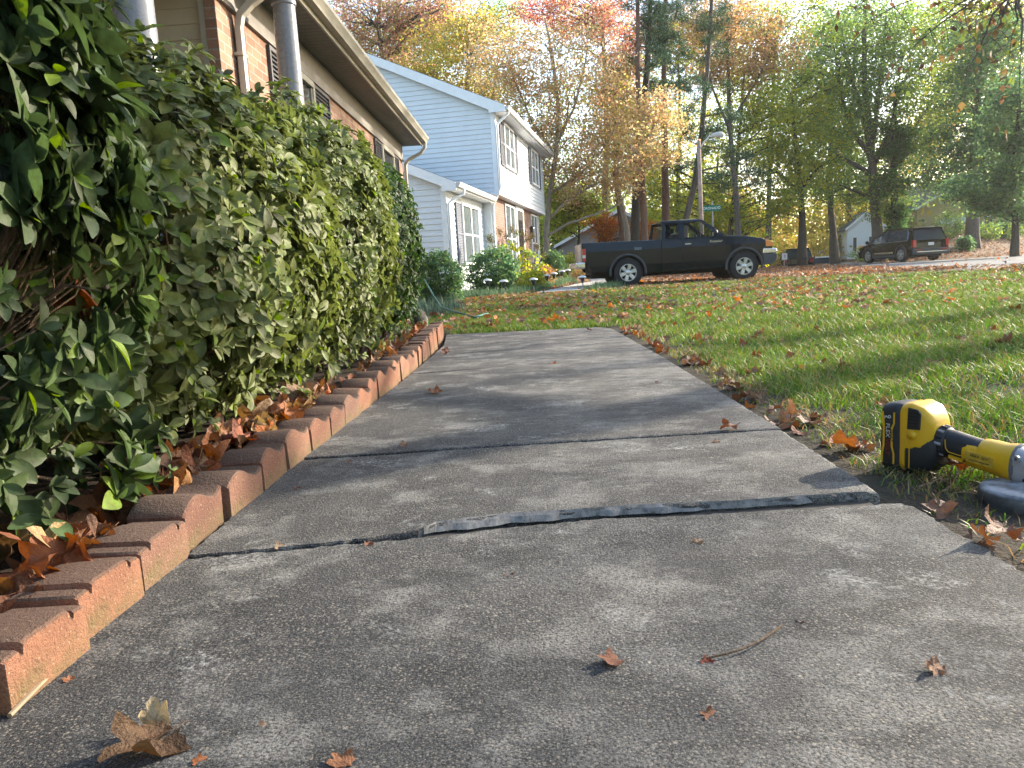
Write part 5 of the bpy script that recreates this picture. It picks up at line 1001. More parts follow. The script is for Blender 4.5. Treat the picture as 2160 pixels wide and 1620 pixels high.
# ================================================================ TREES AND BUSHES
CL = leafmat('tree leaf', .6, .5, .2); NL = leafmat('pine needle', .2, .6, .2)
BKG = bark('grey bark', (.055, .045, .038), (.16, .135, .115)); BKP = bark('pale bark', (.20, .165, .13), (.42, .36, .29)); BKR = bark('pine bark', (.09, .05, .035), (.22, .13, .09)); BKD = bark('dark bark', (.03, .027, .024), (.09, .075, .06))
QV = np.array([[0, 0, 0], [.34, .42, .04], [0, 1, -.10], [-.34, .42, .04]]); QF = np.array([[0, 1, 2, 3]])
PAL = dict(  # leaf colours lightened and dulled to stand in for haze
    green=[(.13, .21, .075), (.18, .26, .075), (.25, .31, .07), (.10, .17, .075)], dark=[(.08, .15, .085), (.10, .18, .09), (.14, .21, .08)],
    ygreen=[(.26, .32, .07), (.34, .36, .07), (.42, .38, .06), (.18, .26, .075)], yellow=[(.45, .38, .10), (.52, .42, .12), (.36, .34, .09), (.48, .32, .12)],
    peach=[(.52, .42, .26), (.55, .40, .24), (.45, .38, .16), (.52, .30, .18), (.40, .36, .18)], red=[(.55, .20, .18), (.58, .28, .20), (.52, .33, .22), (.55, .38, .22)],
    pink=[(.46, .24, .20), (.40, .30, .18), (.46, .28, .22), (.32, .32, .14)], orange=[(.42, .16, .04), (.48, .22, .05), (.36, .12, .04)], rust=[(.38, .22, .12), (.32, .20, .11), (.42, .28, .14), (.26, .24, .09)],
    pine=[(.035, .075, .045), (.05, .095, .05), (.07, .12, .05)], brown=[(.09, .055, .035), (.12, .085, .04), (.10, .13, .04)], ivy=[(.07, .14, .05), (.09, .17, .055)])
def branch_pts(a, b, k=4, wig=.06, sag=0):
    a, b = Vector(a), Vector(b); L = (b - a).length; o = []
    for i in range(k + 1):
        t = i / k; w_ = wig * L * math.sin(math.pi * t); o.append(a.lerp(b, t) + Vector((random.uniform(-1, 1) * w_, random.uniform(-1, 1) * w_, random.uniform(-.6, .8) * w_ + sag * L * math.sin(math.pi * t))))
    return o
def leaves_at(cent, spread, n_per, size, pal, parent, mat=None, flat=.55, droop=.3, name='crown', ret=False):
    cent = np.asarray(cent); K = len(cent); idx = np.repeat(np.arange(K), n_per); N = len(idx)
    pos = cent[idx] + rng.normal(size=(N, 3)) * np.array([spread, spread, spread * flat]); nrm = rng.normal(0, .75, (N, 3)) + np.array([0, 0, 1.]); d = np.cross(nrm, rng.normal(size=(N, 3))); d[:, 2] -= droop
    rot = frames(d, nrm); sz = size * rng.uniform(.6, 1.3, N); V, F = instances(QV, QF, pos, rot, sz)
    p_ = np.array(PAL[pal]); ci = rng.integers(0, len(p_), K)[idx]; swap = rng.uniform(size=N) < .35; ci[swap] = rng.integers(0, len(p_), swap.sum()); c = p_[ci] * rng.uniform(.75, 1.25, (N, 1))
    if ret: return V, F, np.repeat(c, 4, 0)
    return npmesh(name, V, F, mat or CL, parent, col=np.repeat(c, 4, 0))
def tree(label, base, d, trunk, blobs, pal, r0=.22, bk=None, leaf=.11, ntips=60, ncl=420, per=16, spread=.38, name='tree', group=None, limbs=(), twig=1., dz=None, flat=.55):
    """trunk, limbs and crown masses are given where the photo shows them, at depth d; blobs = (px, py, rx px, ry px[, depth offset])"""
    bx, by, _ = P(base[0], base[1], d); z0 = float(gz(bx, d)) - .15 if dz is None else dz; t = thing(name, label, 'tree', (bx, d, z0), group=group); O = Vector((bx, d, z0)); mb = MB()
    W = lambda x, y, dd=0: Vector(P(x, y, d + dd)) - O
    tp = [Vector((0, 0, 0))] + [W(*q) for q in trunk]; n = len(tp); rad = [r0 * (1.35 if i == 0 else 1) * (1 - .72 * i / (n - 1)) + .015 for i in range(n)]
    fine = []; fr = []
    for i in range(n - 1):
        for k in range(4): fine.append(tp[i].lerp(tp[i + 1], k / 4) + Vector((random.uniform(-.3, .3) * r0 * .3, random.uniform(-.3, .3) * r0 * .3, 0)) * (i + k > 0)); fr.append(rad[i] + (rad[i + 1] - rad[i]) * k / 4)
    fine.append(tp[-1]); fr.append(rad[-1]); mb.tube(fine, fr, 9); nodes = [(p, r) for p, r in zip(fine, fr)][3:]
    for lb in limbs:
        q = [W(*p) for p in lb]; f2 = []
        for i in range(len(q) - 1):
            for k in range(3): f2.append(q[i].lerp(q[i + 1], k / 3) + Vector((random.uniform(-1, 1), random.uniform(-1, 1), random.uniform(-1, 1))) * .03)
        f2.append(q[-1]); rl = np.linspace(r0 * .55, r0 * .12, len(f2)); mb.tube(f2, list(rl), 7); nodes += [(p, r) for p, r in zip(f2, rl)][2:]
    s_ = d / FPX; bl = [(W(b[0], b[1], b[4] if len(b) > 4 else 0), b[2] * s_, b[3] * s_) for b in blobs]; ar = np.array([b[1] * b[2] for b in bl]); ar = ar / ar.sum()
    def samp(k, shell=.55):
        j = rng.choice(len(bl), k, p=ar); u = rng.normal(size=(k, 3)); u /= np.linalg.norm(u, axis=1, keepdims=True); rr = rng.uniform(shell, 1, k) ** .6
        return np.array([np.array(bl[j_][0]) + u_ * r_ * np.array([bl[j_][1], min(bl[j_][1], 3.2), bl[j_][2]]) for j_, u_, r_ in zip(j, u, rr)])
    tips = samp(ntips, .4); tn = []
    for tpt in tips:
        v = Vector(tpt); cand = [(p, r) for p, r in nodes if p.z < v.z + .3] or nodes; p, r = min(cand, key=lambda q: (q[0] - v).length + .35 * abs(v.z - q[0].z - .5 * (v.xy - q[0].xy).length)); q = branch_pts(p, v, 4, .07, .05)
        r1 = min(r * .6, .012 * (v - p).length + .015); mb.tube(q, [r1, r1 * .8, r1 * .6, r1 * .4, .008], 5, cap=False); tn += q[1:]
    tn_a = np.array([tuple(q) for q in tn]); cl = samp(int(ncl * 2.1), .15); ck = np.sin(cl[:, 0] * 2.1 + cl[:, 2] * 1.3 + d) * np.sin(cl[:, 2] * 2.7 - cl[:, 0] * .8 + cl[:, 1]) + rng.normal(0, .3, len(cl)); cl = cl[ck > -.12]
    for c in cl[::max(1, len(cl) // int(300 * twig))]:
        j = int(np.argmin(((tn_a - c) ** 2).sum(1))); a = tn_a[j]; mb.tube([a, (a + c) / 2 + rng.normal(0, .06, 3), c], [.012, .008, .004], 3, cap=False)
    mb.build('trunk', bk or BKG, t, smooth=True); leaves_at(cl, spread * .8, int(per * 1.5), leaf * 1.22, pal, t, flat=flat * .8); return t
def pine(label, base, d, trunk, pads, r0=.2, bk=None, group=None, per=130, dz=None, name='pine_tree'):
    bx, by, _ = P(base[0], base[1], d); z0 = float(gz(bx, d)) - .15 if dz is None else dz; t = thing(name, label, 'tree', (bx, d, z0), group=group); O = Vector((bx, d, z0)); W = lambda x, y, dd=0: Vector(P(x, y, d + dd)) - O; mb = MB()
    tp = [Vector((0, 0, 0))] + [W(*q) for q in trunk]; n = len(tp); fine = []; fr = []
    for i in range(n - 1):
        for k in range(4): fine.append(tp[i].lerp(tp[i + 1], k / 4)); fr.append(r0 * (1 - .6 * (i + k / 4) / (n - 1)))
    fine.append(tp[-1]); fr.append(r0 * .4); mb.tube(fine, fr, 10); s_ = d / FPX; cs = []
    for px, py, rx, ry in pads:
        c = W(px, py, random.uniform(-.8, .8)); near = min(fine, key=lambda q: (q - c).length + abs(q.z - c.z)); q = branch_pts(near, c, 4, .05); mb.tube(q, [.05, .04, .03, .02, .012], 5, cap=False)
        k = max(5, int(rx * ry * s_ * s_ * 9))
        for _ in range(k):
            e = c + Vector((random.gauss(0, .5) * rx * s_, random.gauss(0, .5) * min(rx * s_, 2), random.gauss(0, .42) * ry * s_)); cs.append(tuple(e)); a = min(q[2:], key=lambda z: (z - e).length); mb.tube([a, e], [.015, .006], 3, cap=False)
    mb.build('trunk', bk or BKR, t, smooth=True)
    cs = np.array(cs); N = len(cs) * per; idx = np.repeat(np.arange(len(cs)), per); dirv = rng.normal(size=(N, 3)) + np.array([0, 0, .3]); rot = frames(dirv); LV = np.array([[-.045, 0, 0], [.045, 0, 0], [.03, 1, 0], [-.03, 1, 0]])
    pos = cs[idx] + rng.normal(0, .16, (N, 3)) * np.array([1, 1, .6]); V, F = instances(LV, QF, pos, rot, rng.uniform(.14, .26, N)); p_ = np.array(PAL['pine']); c = p_[rng.integers(0, 3, N)] * rng.uniform(.7, 1.3, (N, 1)); npmesh('crown', V, F, NL, t, col=np.repeat(c, 4, 0)); return t
def bush(label, px, py, d, wpx, hpx, pal, name='bush', leaf=.07, n=3600, cat='bush', z=None, group=None, stems=14, droop=.2, dark=None):
    bx, _, bz = P(px, py, d); z0 = float(gz(bx, d)) - .02 if z is None else z; s_ = d / FPX; rx, rz = wpx * s_ / 2, hpx * s_ / 2; t = thing(name, label, cat, (bx, d, z0), group=group)
    u = rng.normal(size=(n // 12, 3)); u /= np.linalg.norm(u, axis=1, keepdims=True); rr = rng.uniform(.45, 1.02, len(u)) ** .5 * (1 + .10 * np.sin(u[:, 0] * 5 + px) * np.sin(u[:, 2] * 6)); c = u * rr[:, None] * np.array([rx, rx * .85, rz]) + np.array([0, 0, rz]); c[:, 2] = np.maximum(c[:, 2], .05)
    leaves_at(c, leaf * .9, 12, leaf, pal, t, flat=.9, droop=droop, name='foliage'); mb = MB()
    for k in range(stems): q = c[rng.integers(len(c))]; mb.tube(branch_pts((random.uniform(-.3, .3) * rx, random.uniform(-.3, .3) * rx, -.05), q, 3, .08), [.02, .014, .009, .004], 5, cap=False)
    mb.build('stems', BKD, t); return t
# ---- the trees, near to far
tree('pale spreading tree with sparse peach leaves and long low limbs beyond the sided house', (1160, 560), 33.5, [(1152, 500), (1158, 420), (1172, 330), (1178, 230), (1165, 120), (1150, 40)],
     [(1110, 250, 90, 120), (1210, 140, 110, 110), (1180, 320, 90, 80), (1320, 300, 110, 110), (1250, 390, 90, 50), (1060, 120, 90, 70), (1390, 270, 60, 80)], 'peach', .13, BKP, .095, 130, 1350, 14, .42,
     limbs=[[(1152, 500), (1185, 478), (1235, 458), (1290, 440), (1318, 415), (1335, 385)], [(1156, 462), (1195, 425), (1240, 395), (1300, 370), (1370, 352), (1440, 345)], [(1160, 410), (1215, 375), (1262, 330), (1300, 270), (1330, 190)], [(1175, 300), (1210, 230), (1235, 130), (1245, 40)], [(1172, 330), (1120, 250), (1085, 170), (1060, 90)], [(1290, 372), (1360, 300), (1400, 230), (1425, 200)]], twig=2.4)
tree('yellow leaved tree rising behind the roof of the sided house', (985, 590), 39, [(985, 480), (990, 300), (985, 180), (1000, 60)], [(960, 150, 120, 110), (900, 200, 80, 60), (1020, 230, 70, 60), (1000, 70, 90, 60)], 'yellow', .2, BKP, .11, 80, 620, 17, .4, limbs=[[(988, 330), (940, 220), (900, 130)], [(988, 300), (1040, 210), (1050, 120)]])
tree('red leaved maple with its top above the pale spreading tree', (1270, 570), 43, [(1275, 450), (1280, 300), (1275, 160), (1270, 30)], [(1290, 50, 70, 70), (1200, 30, 90, 50), (1310, 130, 45, 60), (1140, 25, 60, 30), (1320, 240, 40, 60)], 'red', .2, BKG, .12, 70, 420, 17, .42)
tree('pinkish red maple behind the brick house gutter', (800, 600), 44, [(800, 400), (810, 200), (800, 60), (800, -60)], [(790, 30, 110, 50), (860, 60, 80, 50), (740, 80, 50, 60), (840, 120, 60, 50), (930, 20, 70, 40)], 'pink', .2, BKG, .12, 60, 560, 17, .45)
tree('olive green tree between the pinkish maple and the yellow tree', (870, 600), 50, [(870, 420), (880, 200), (870, 40)], [(860, 110, 110, 80), (760, 130, 60, 60), (930, 60, 90, 60), (1060, 30, 80, 50)], 'ygreen', .2, BKG, .13, 40, 420, 16, .5)
pine('pine with a red brown trunk beside the darker trunk behind the pickup bed', (1361, 560), 34.5, [(1359, 470), (1352, 330), (1345, 150), (1345, -60)], [(1370, 60, 50, 50), (1350, 0, 60, 40), (1400, 130, 50, 40)], .19, BKR)
pine('dark trunked pine left of the red brown one behind the pickup bed', (1338, 560), 35.5, [(1340, 470), (1345, 330), (1365, 150), (1375, -60)], [(1385, 20, 60, 50), (1400, 80, 50, 50), (1345, 100, 40, 30), (1420, 180, 40, 40)], .25, BKD)
tree('leaning tree with a sunlit pale trunk behind the pickup bed', (1330, 560), 36.5, [(1322, 480), (1306, 410), (1300, 340), (1290, 200)], [(1290, 250, 70, 80), (1330, 330, 60, 50)], 'yellow', .14, BKP, .11, 40, 200, 15, .4)
tree('slim tree with a red brown trunk crossing the sunlit leaning one', (1316, 560), 37.5, [(1311, 480), (1300, 400), (1296, 300), (1300, 150)], [(1300, 180, 60, 70)], 'rust', .13, BKR, .11, 30, 130, 14, .4)
pine('straight reddish pine behind the pickup cab', (1407, 560), 38, [(1405, 470), (1402, 330), (1400, 180), (1405, -60)], [(1400, 70, 60, 60), (1430, 150, 50, 40), (1380, 190, 40, 40), (1420, 20, 60, 40)], .24, BKR)
pine('dark leaning pine with flat needle layers right of the pickup cab', (1436, 560), 36, [(1445, 470), (1465, 390), (1480, 280), (1492, 150), (1505, -60)], [(1535, 315, 60, 30), (1575, 345, 55, 26), (1510, 275, 50, 30), (1450, 350, 40, 30), (1530, 235, 40, 25), (1475, 190, 50, 30), (1600, 370, 40, 24), (1520, 385, 40, 22), (1490, 110, 45, 40), (1515, 50, 50, 40), (1470, 250, 40, 30), (1480, 0, 50, 40), (1460, 300, 30, 24)], .18, BKG)
tree('tall thin tree with rust and orange leaves above the street lamp', (1560, 560), 44, [(1555, 440), (1540, 280), (1535, 130), (1530, -30)], [(1560, 60, 90, 60), (1490, 50, 70, 60), (1630, 110, 70, 60), (1540, 150, 90, 60)], 'rust', .17, BKG, .12, 90, 460, 15, .45, limbs=[[(1540, 280), (1500, 180), (1480, 60)], [(1540, 260), (1590, 180), (1640, 90)]], twig=1.5)
tree('yellow green tree right of the street lamp pole', (1541, 560), 46, [(1541, 490), (1550, 400), (1560, 280), (1570, 160)], [(1590, 200, 90, 70), (1570, 300, 100, 70), (1640, 420, 60, 50), (1530, 410, 60, 60), (1620, 260, 80, 60), (1560, 450, 70, 40)], 'ygreen', .17, BKD, .125, 60, 560, 17, .48)
tree('bright yellow green tree with low boughs behind the street sign', (1500, 560), 49, [(1505, 480), (1510, 400), (1515, 330)], [(1500, 420, 60, 70), (1480, 480, 50, 40), (1540, 470, 50, 40), (1400, 440, 60, 60), (1370, 360, 60, 60)], 'ygreen', .15, BKD, .13, 40, 420, 17, .5)
tree('dark trunked tree with olive crown left of the leaning trunk', (1692, 552), 47, [(1692, 480), (1690, 410), (1680, 330), (1670, 200)], [(1680, 360, 80, 60), (1640, 330, 70, 60), (1720, 300, 80, 70), (1650, 430, 50, 30), (1700, 210, 80, 70)], 'ygreen', .24, BKD, .13, 70, 560, 16, .5, limbs=[[(1690, 410), (1650, 370), (1610, 350)], [(1688, 400), (1730, 350), (1770, 330)]])
tree('slightly leaning trunk with drooping dark boughs left of the white gabled house', (1762, 556), 52, [(1757, 490), (1752, 430), (1750, 350), (1760, 220)], [(1750, 380, 80, 40), (1700, 395, 50, 30), (1790, 350, 70, 50), (1760, 280, 70, 70)], 'green', .27, BKG, .13, 60, 460, 16, .5)
tree('large green tree forking above a thick trunk left of the suv', (1853, 556), 48, [(1850, 480), (1843, 400), (1838, 330), (1830, 250), (1822, 130), (1825, 20)],
     [(1820, 60, 120, 80), (1740, 150, 90, 80), (1880, 170, 110, 90), (1760, 260, 80, 70), (1900, 280, 90, 60), (1830, 200, 90, 90), (1800, 400, 110, 40), (1930, 80, 80, 60), (1870, 420, 70, 40)], 'green', .34, BKG, .13, 130, 1250, 17, .5,
     limbs=[[(1838, 330), (1800, 280), (1775, 200), (1760, 100)], [(1838, 330), (1820, 240), (1790, 150), (1775, 60)], [(1842, 350), (1880, 270), (1900, 180), (1950, 120)], [(1838, 320), (1850, 230), (1862, 120), (1870, 20)], [(1842, 370), (1810, 350), (1770, 330), (1730, 300)], [(1840, 340), (1885, 300), (1930, 270), (1960, 220)], [(1846, 420), (1810, 405), (1770, 390)]], group=None)
tree('ivy covered dark trunk beside the large forking tree', (1888, 560), 47, [(1888, 480), (1886, 400), (1884, 320), (1890, 180)], [(1888, 500, 15, 40), (1888, 440, 22, 50), (1884, 380, 32, 40), (1890, 300, 40, 40)], 'ivy', .27, BKD, .11, 40, 420, 18, .25)
tree('thick brown trunk with dark green crown in front of the tan house', (2052, 508), 46, [(2052, 430), (2050, 350), (2060, 240), (2070, 100)], [(2080, 200, 90, 80), (2030, 300, 80, 60), (2120, 290, 80, 60), (2090, 90, 90, 60), (1990, 370, 70, 40)], 'dark', .33, BKG, .14, 90, 800, 18, .5)
tree('dark green tree with sweeping low boughs at the right edge of the photo', (2142, 512), 38, [(2141, 470), (2138, 400), (2145, 300), (2150, 180)], [(2120, 400, 60, 40), (2150, 330, 80, 60), (2090, 430, 50, 26), (2160, 440, 60, 30), (2170, 240, 90, 80), (2040, 400, 50, 30)], 'dark', .16, BKD, .13, 90, 640, 18, .42)
tree('yellow tree glowing far behind the suv', (1960, 540), 70, [(1960, 440), (1955, 340), (1950, 260)], [(1950, 290, 60, 50), (1990, 250, 50, 40), (1930, 340, 50, 40), (2130, 380, 60, 40), (2090, 60, 80, 60)], 'yellow', .2, BKG, .2, 30, 360, 15, .7)
tree('tall green tree at the top right corner of the photo', (2120, 520), 55, [(2110, 350), (2095, 150), (2070, 20), (2060, -80)], [(2100, 60, 110, 70), (2020, 120, 80, 80), (2140, 160, 70, 60), (1980, 40, 60, 60), (2010, 210, 70, 60)], 'ygreen', .25, BKG, .15, 70, 640, 16, .55)
tree('small japanese maple with orange red leaves left of the pickup', (1262, 570), 40, [(1262, 530), (1264, 500), (1268, 470)], [(1262, 475, 45, 28), (1290, 500, 28, 20), (1350, 490, 30, 30)], 'orange', .08, BKD, .08, 50, 260, 16, .22, name='maple_tree', twig=1)
tree('small dark stemmed tree with yellow green leaves beyond the sided house', (1222, 575), 38, [(1220, 520), (1222, 480), (1205, 440)], [(1210, 440, 60, 35), (1190, 470, 40, 25), (1250, 420, 50, 30), (1160, 400, 50, 40)], 'ygreen', .08, BKD, .10, 50, 330, 16, .32, twig=1)
# a tree standing right of the photo whose twigs hang into its top right corner
def corner_tree():
    t = thing('tree', 'nearby tree whose drooping brown leaved twigs hang into the top right corner', 'tree', (9.6, 8.2, -.1)); O = Vector((9.6, 8.2, -.1)); mb = MB()
    mb.tube([(0, 0, 0), (.05, 0, 2), (-.1, .1, 4), (0, 0, 6.2), (.1, 0, 8.5)], [.24, .2, .17, .12, .05], 10); cs = []
    ends = [(1960, 60, 8.6), (1905, 120, 8.8), (2040, 150, 8.4), (1840, 40, 9.2), (2100, 60, 8.0), (1990, 20, 9), (2130, 110, 8.2), (2060, 40, 8.8), (1700, 20, 9.6), (2150, 200, 7.8)]
    hub = Vector(P(2160, -60, 8.3)) - O; mb.tube(branch_pts((-.05, 0, 4.4), hub, 5, .04), [.09, .075, .06, .05, .04, .032], 7)
    for x, y, d in ends:
        e = Vector(P(x, y, d)) - O; q = branch_pts(hub, e, 6, .035, .06); mb.tube(q, list(np.linspace(.018, .003, 7)), 5, cap=False)
        for p in q[2:]:
            for _ in range(4): e2 = p + Vector((random.gauss(0, .22), random.gauss(0, .25), random.uniform(-.3, .08))); mb.tube([p, (p + e2) / 2 + Vector((0, 0, .02)), e2], [.004, .003, .0015], 4, cap=False); cs.append(tuple(e2)) if random.random() < .55 else None
    c2 = []
    for k in range(18):
        e = Vector((random.gauss(.5, 2.0), random.gauss(0, 2.2), random.uniform(6.6, 9.5))); 
        e.x = max(e.x, -1.2); a = Vector((0, 0, min(8, max(2.6, e.z - 1.2)))); mb.tube(branch_pts(a, e, 4, .06), [.06, .045, .03, .02, .01], 5, cap=False)
        for _ in range(9): c2.append(tuple(e + Vector((random.gauss(0, .5), random.gauss(0, .5), random.gauss(0, .35)))))
    mb.build('trunk', BKG, t, smooth=True); leaves_at(cs, .05, 3, .085, 'brown', t, flat=1, droop=1.2, name='twig_leaves'); leaves_at(c2, .25, 9, .11, 'rust', t); return t
corner_tree()
# trees out of view to the right, on whose account the light falls in patches
def shade_tree(label, x, y, h, cr, n, z_lo=2.4, pal='green', per=12):
    t = thing('tree', label, 'tree', (x, y, -.1)); mb = MB(); mb.tube([(0, 0, 0), (.1, 0, h * .4), (0, .1, h * .75), (0, 0, h)], [.24, .19, .12, .04], 9); c2 = []
    for k in range(n):
        a = random.uniform(0, 6.28); e = Vector((math.cos(a) * cr * random.uniform(.2, 1), math.sin(a) * cr * random.uniform(.2, 1), random.uniform(z_lo, h))); b = Vector((0, 0, max(1.6, e.z - 1.2))); mb.tube(branch_pts(b, e, 4, .06), [.07, .05, .035, .02, .01], 5, cap=False)
        for _ in range(8): c2.append(tuple(e + Vector((random.gauss(0, .55), random.gauss(0, .55), random.gauss(0, .3)))))
    mb.build('trunk', BKG, t, smooth=True); leaves_at(c2, .22, per, .12, pal, t); return t
shade_tree('leafy shade tree outside the photo to the right of the walk', 15.5, 8.6, 9.5, 2.9, 26)
shade_tree('second leafy shade tree outside the photo beyond the first', 21, 11.6, 11, 3.2, 30)
shade_tree('thin sparse shade tree outside the photo among the bigger ones', 21.5, 17.2, 10.5, 3.2, 9, 5, per=9)
shade_tree('small round shade tree outside the photo near the walk', 12.2, 6.6, 5.0, 1.8, 9, 2.2)
shade_tree('tall dense shade tree outside the photo opposite the brick house', 15.3, 19.9, 13.5, 3.6, 60, 6.8, per=22)
shade_tree('tallest shade tree outside the photo beyond the street edge', 18.6, 25.5, 15, 3.8, 50, 8.2, per=18)
tree('tall pale green tree behind the street lamp and the rust leaved one', (1620, 560), 60, [(1622, 400), (1630, 200), (1640, 20)], [(1660, 60, 110, 80), (1600, 150, 90, 80), (1690, 180, 90, 80), (1740, 60, 80, 70), (1660, 270, 90, 60)], 'ygreen', .2, BKG, .15, 40, 600, 15, .6)
tree('tall soft green tree behind the large forking one', (1790, 560), 66, [(1790, 400), (1800, 200), (1805, 20)], [(1790, 100, 110, 90), (1880, 60, 100, 70), (1960, 150, 90, 80), (1760, 240, 80, 80), (1960, 320, 70, 60), (1860, 330, 70, 60)], 'green', .2, BKG, .17, 40, 640, 15, .65)
tree('yellow green tree filling the gap behind the pines', (1430, 560), 62, [(1430, 400), (1435, 250), (1430, 120)], [(1440, 120, 80, 80), (1380, 240, 80, 80), (1470, 280, 80, 80), (1350, 380, 70, 60), (1450, 390, 80, 50)], 'ygreen', .2, BKG, .16, 40, 520, 15, .6)
tree('rusty orange tree behind the tops of the pines', (1480, 560), 64, [(1480, 400), (1485, 200), (1480, 60)], [(1470, 50, 90, 60), (1520, 120, 70, 60), (1590, 30, 80, 50), (1400, 90, 50, 60)], 'rust', .2, BKG, .15, 40, 420, 15, .55)
tree('green tree at the right edge behind the sweeping boughs', (2150, 520), 60, [(2150, 380), (2150, 240), (2150, 120)], [(2140, 330, 90, 70), (2060, 380, 80, 50), (2130, 230, 80, 70), (2170, 430, 60, 50)], 'green', .2, BKG, .16, 40, 460, 15, .6)
# ---- far woods as one mass
cs = []; cols = []
for k in range(11000):
    px = random.uniform(560, 2400); d = random.uniform(72, 110); hmax = 430 * (.55 + .45 * math.sin(px * .013) * math.sin(px * .031 + 1)) + 150; py = 560 - abs(random.gauss(0, .52)) * hmax
    cs.append(P(px, max(py, 60), d))
for k in range(9000):
    px = random.uniform(1050, 2350); cs.append(P(px, random.uniform(425, 560) + 25 * math.sin(px * .02), random.uniform(64, 74)))
for k in range(5000):                                     # unseen trees added behind the camera to darken the truck's reflections
    a = random.uniform(-2.9, -.25); rr_ = random.uniform(24, 32); cs.append((rr_ * 1.2 * math.cos(a), rr_ * math.sin(a) - 2, 8.5 * random.random() ** .8))
cs = np.array(cs); parts = []; 
for pal, a in (('ygreen', 0), ('green', 1), ('yellow', 2), ('rust', 3)):
    sel = (np.sin(cs[:, 0] * .16 + a * 1.7) + rng.normal(0, .5, len(cs)) > (.1 if a != 3 else 1.0)) & (rng.integers(0, 3, len(cs)) == a % 3); parts.append(leaves_at(cs[sel], .9, 13, .36, pal, None, ret=True))
off = 0; Vs, Fs, Cs = [], [], []
for V, F, c in parts: Vs.append(V); Fs.append(F + off); Cs.append(c); off += len(V)
tag(npmesh('woods', np.vstack(Vs), np.vstack(Fs), CL, col=np.vstack(Cs)), 'far off autumn woods filling the background, plus added unseen trees behind', 'woods', kind='stuff')
# ---- garden shrubs of the second house
bush('dark green shrub with upright shoots at the corner past the azaleas', 928, 620, 14.2, 105, 110, 'dark', leaf=.055, n=6500, name='shrub', cat='shrub')
bush('round dense bright green shrub in front of the wing window', 1040, 600, 18.6, 105, 98, 'dark', leaf=.075, n=5200, name='shrub', cat='shrub', dark=1)
bush('dark glossy holly shrub at the far corner of the sided house', 1168, 545, 27, 46, 55, 'dark', leaf=.08, n=2600, name='shrub', cat='shrub')
bush('loose yellow green bush left of the pickup tailgate', 1212, 540, 31, 60, 50, 'ygreen', leaf=.10, n=1800)
bush('low mixed shrub with reddish leaves under the hydrangea', 1118, 580, 20, 60, 44, 'ygreen', leaf=.06, n=1700)
bush('brown seed headed perennial clump beside the path', 1150, 575, 22, 44, 46, 'rust', leaf=.05, n=1500, name='perennial_clump')
bush('rusty perennial clump near the pickup bumper', 1222, 560, 26, 30, 30, 'rust', leaf=.05, n=700, name='perennial_clump')
for i, (x, y, d, w_, h_, pl, lab) in enumerate([(1590, 520, 50, 110, 80, 'ygreen', 'wide yellow green bush right of the pickup hood'), (1650, 500, 54, 90, 70, 'yellow', 'yellow leaved bush behind the notice sign'), (1725, 520, 60, 70, 70, 'yellow', 'golden bush left of the leaning trunk'), (1530, 530, 48, 80, 60, 'ygreen', 'yellow bush seen over the pickup hood'),
        (1838, 545, 52, 90, 34, 'green', 'low green bank planting right of the silver car'), (2000, 505, 52, 60, 60, 'green', 'green bush in front of the tan house'), (2035, 520, 44, 22, 26, 'dark', 'small clipped dark green shrub behind the suv'), (2078, 495, 50, 60, 30, 'green', 'low hedge at the foot of the thick brown trunk'), (2130, 490, 52, 60, 36, 'green', 'low green bushes by the rubbish bin'), (1935, 470, 56, 90, 60, 'green', 'pale green bush over the roof of the suv'), (1420, 530, 48, 80, 60, 'ygreen', 'yellow green undergrowth behind the pickup cab'), (1260, 540, 46, 60, 50, 'rust', 'rust coloured undergrowth over the pickup bed')]):
    bush(lab, x, y, d, w_, h_, pl, leaf=.13, n=1500)
bush('small round orange shrub left of the white arch', 1818, 527, 55, 13, 14, 'orange', leaf=.08, n=500, z=P(1818, 534, 55)[2], name='shrub', cat='shrub')
# hydrangea: upright canes, coarse leaves and brown flower heads
t = thing('hydrangea', 'tall hydrangea with dried brown flower heads against the sided house', 'shrub', (*P(1095, 560, 20.5)[:2], .02)); O = Vector(t.location); mb = MB(); lv = []
heads = [(1037, 508), (1054, 490), (1068, 500), (1078, 484), (1090, 492), (1103, 494), (1112, 506), (1122, 500), (1133, 520), (1030, 502), (1146, 540)]
for x, y in heads:
    e = Vector(P(x, y, 20.5 + random.uniform(-.5, .3))) - O; b = Vector((e.x * .45, e.y * .5, 0)); q = branch_pts(b, e, 4, .05); mb.tube(q, [.014, .012, .01, .008, .006], 5, cap=False)
    h = leaves_at([tuple(e + Vector((0, 0, .03 * k))) for k in range(-1, 3)], .05, 45, .035, 'brown', t, flat=.9, name='flower_head')
    for p in q[1:4]: lv += [tuple(p + Vector((random.gauss(0, .08), random.gauss(0, .08), random.gauss(0, .05)))) for _ in range(4)]
mb.build('canes', TW, t); leaves_at(lv, .06, 5, .12, 'ygreen', t, name='foliage')
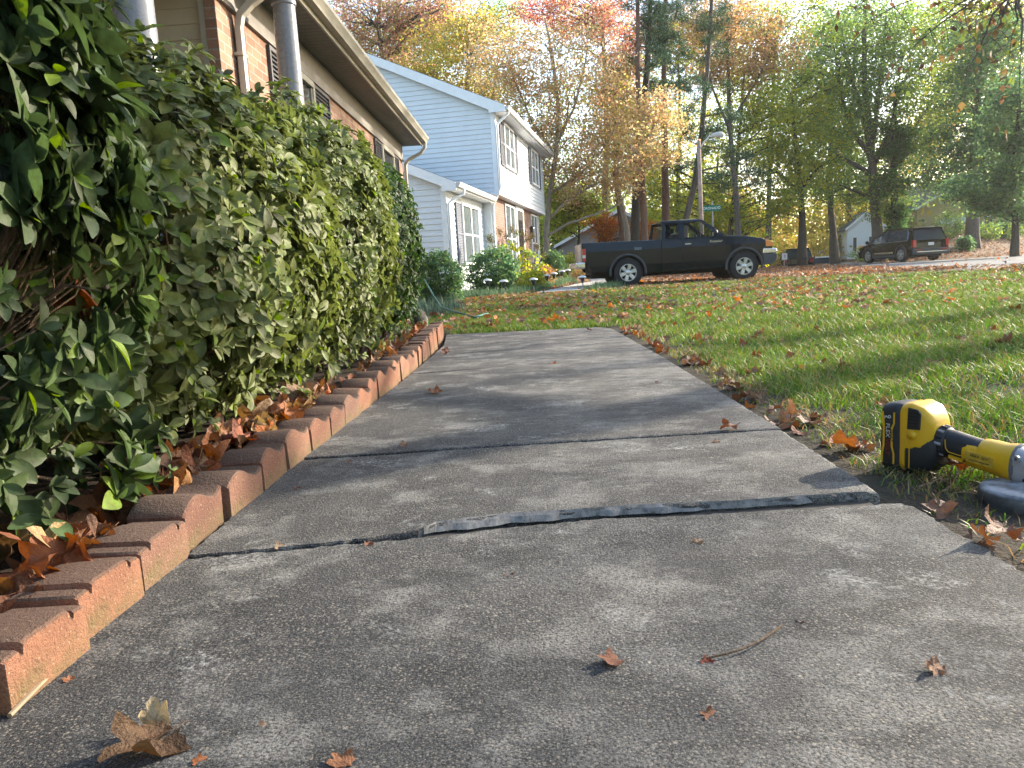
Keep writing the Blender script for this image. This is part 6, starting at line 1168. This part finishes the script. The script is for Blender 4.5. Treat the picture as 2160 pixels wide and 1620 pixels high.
# ornamental spiky plant, liriope ground cover, clumps by the hose
def blades(name, centres, n, L, wd, c, parent=None, spread=.1, arch_=.9):
    cen = np.asarray(centres); N = len(cen) * n; idx = np.repeat(np.arange(len(cen)), n); th = rng.uniform(0, 6.28, N); lean = rng.uniform(.15, 1, N); l = L * rng.uniform(.6, 1.15, N); b = cen[idx] + np.stack([rng.normal(0, spread, N), rng.normal(0, spread, N), np.zeros(N)], 1)
    o = np.stack([np.cos(th), np.sin(th), np.zeros(N)], 1); s_ = np.stack([-np.sin(th), np.cos(th), np.zeros(N)], 1) * wd; Vs = []
    for t_ in (0, .35, .7, 1): p_ = b + o * (lean * l * t_ * .75)[:, None]; p_[:, 2] += l * (t_ * (1.05 - .3 * lean) - arch_ * lean * t_ * t_ * .62); w_ = s_ * (1 - t_ ** 2 * .9); Vs += [p_ - w_, p_ + w_]
    V = np.stack(Vs, 1).reshape(-1, 3); i = (np.arange(N) * 8)[:, None]; F = np.concatenate([i + np.array([[k, k + 1, k + 3, k + 2]]) for k in (0, 2, 4)], 1).reshape(-1, 4)
    return npmesh(name, V, F, GR, parent, col=np.repeat(np.array(c)[None] * rng.uniform(.6, 1.5, (N, 1)), 8, 0))
li = []
for k in range(520):
    d = random.uniform(16.6, 24); x = np.interp(d, [16.6, 17.2, 24], [-1.6, -2, -.9]) + random.random() * (np.interp(d, [16.6, 17.4, 24], [.6, 1.7, 2.4])); li.append((x, d, float(gz(x, d))))
for k in range(50): d = random.uniform(17.6, 20); x = random.uniform(1.3, 1.9) + (d - 17.6) * .22; li.append((x, d, float(gz(x, d))))
tag(blades('ground_cover', li, 26, .26, .006, (.10, .16, .085)), 'grey green strappy ground cover edging the path to the sided house', 'ground cover', kind='stuff')
li = [(random.uniform(-1.75, -1.1), random.uniform(8.2, 11.5), -.04) for _ in range(60)]
tag(blades('strappy_plants', li, 22, .30, .005, (.07, .12, .09)), 'dark strappy plants and dry blades in the bed before the dark shrub', 'ground cover', kind='stuff')
for i, (x, y, d, lab) in enumerate([(1192, 560, 25.5, 'spiky pale green yucca-like plant left of the pickup bumper'), (1215, 556, 27.5, 'second spiky plant touching the pickup bumper')]):
    a = P(x, y, d); t = thing('spiky_plant', lab, 'plant', (a[0], d, float(gz(a[0], d)))); blades('foliage', [(0, 0, 0)], 60, .62, .018, (.16, .22, .07), t, .05, .5)
# upright shoots above the corner shrub
# ================================================================ HAZE
g = NG('haze air'); g.t.nodes.remove(g.b); pv = g.n('VolumePrincipled', Color=(1., .97, .92), Density=.00033, Anisotropy=.5); g.t.links.new(pv.outputs[0], g.out.inputs['Volume'])
mb = MB(); mb.box(-130, 170, -80, 170, -2.5, 40); tag(mb.build('haze', g.m), kind='stuff')
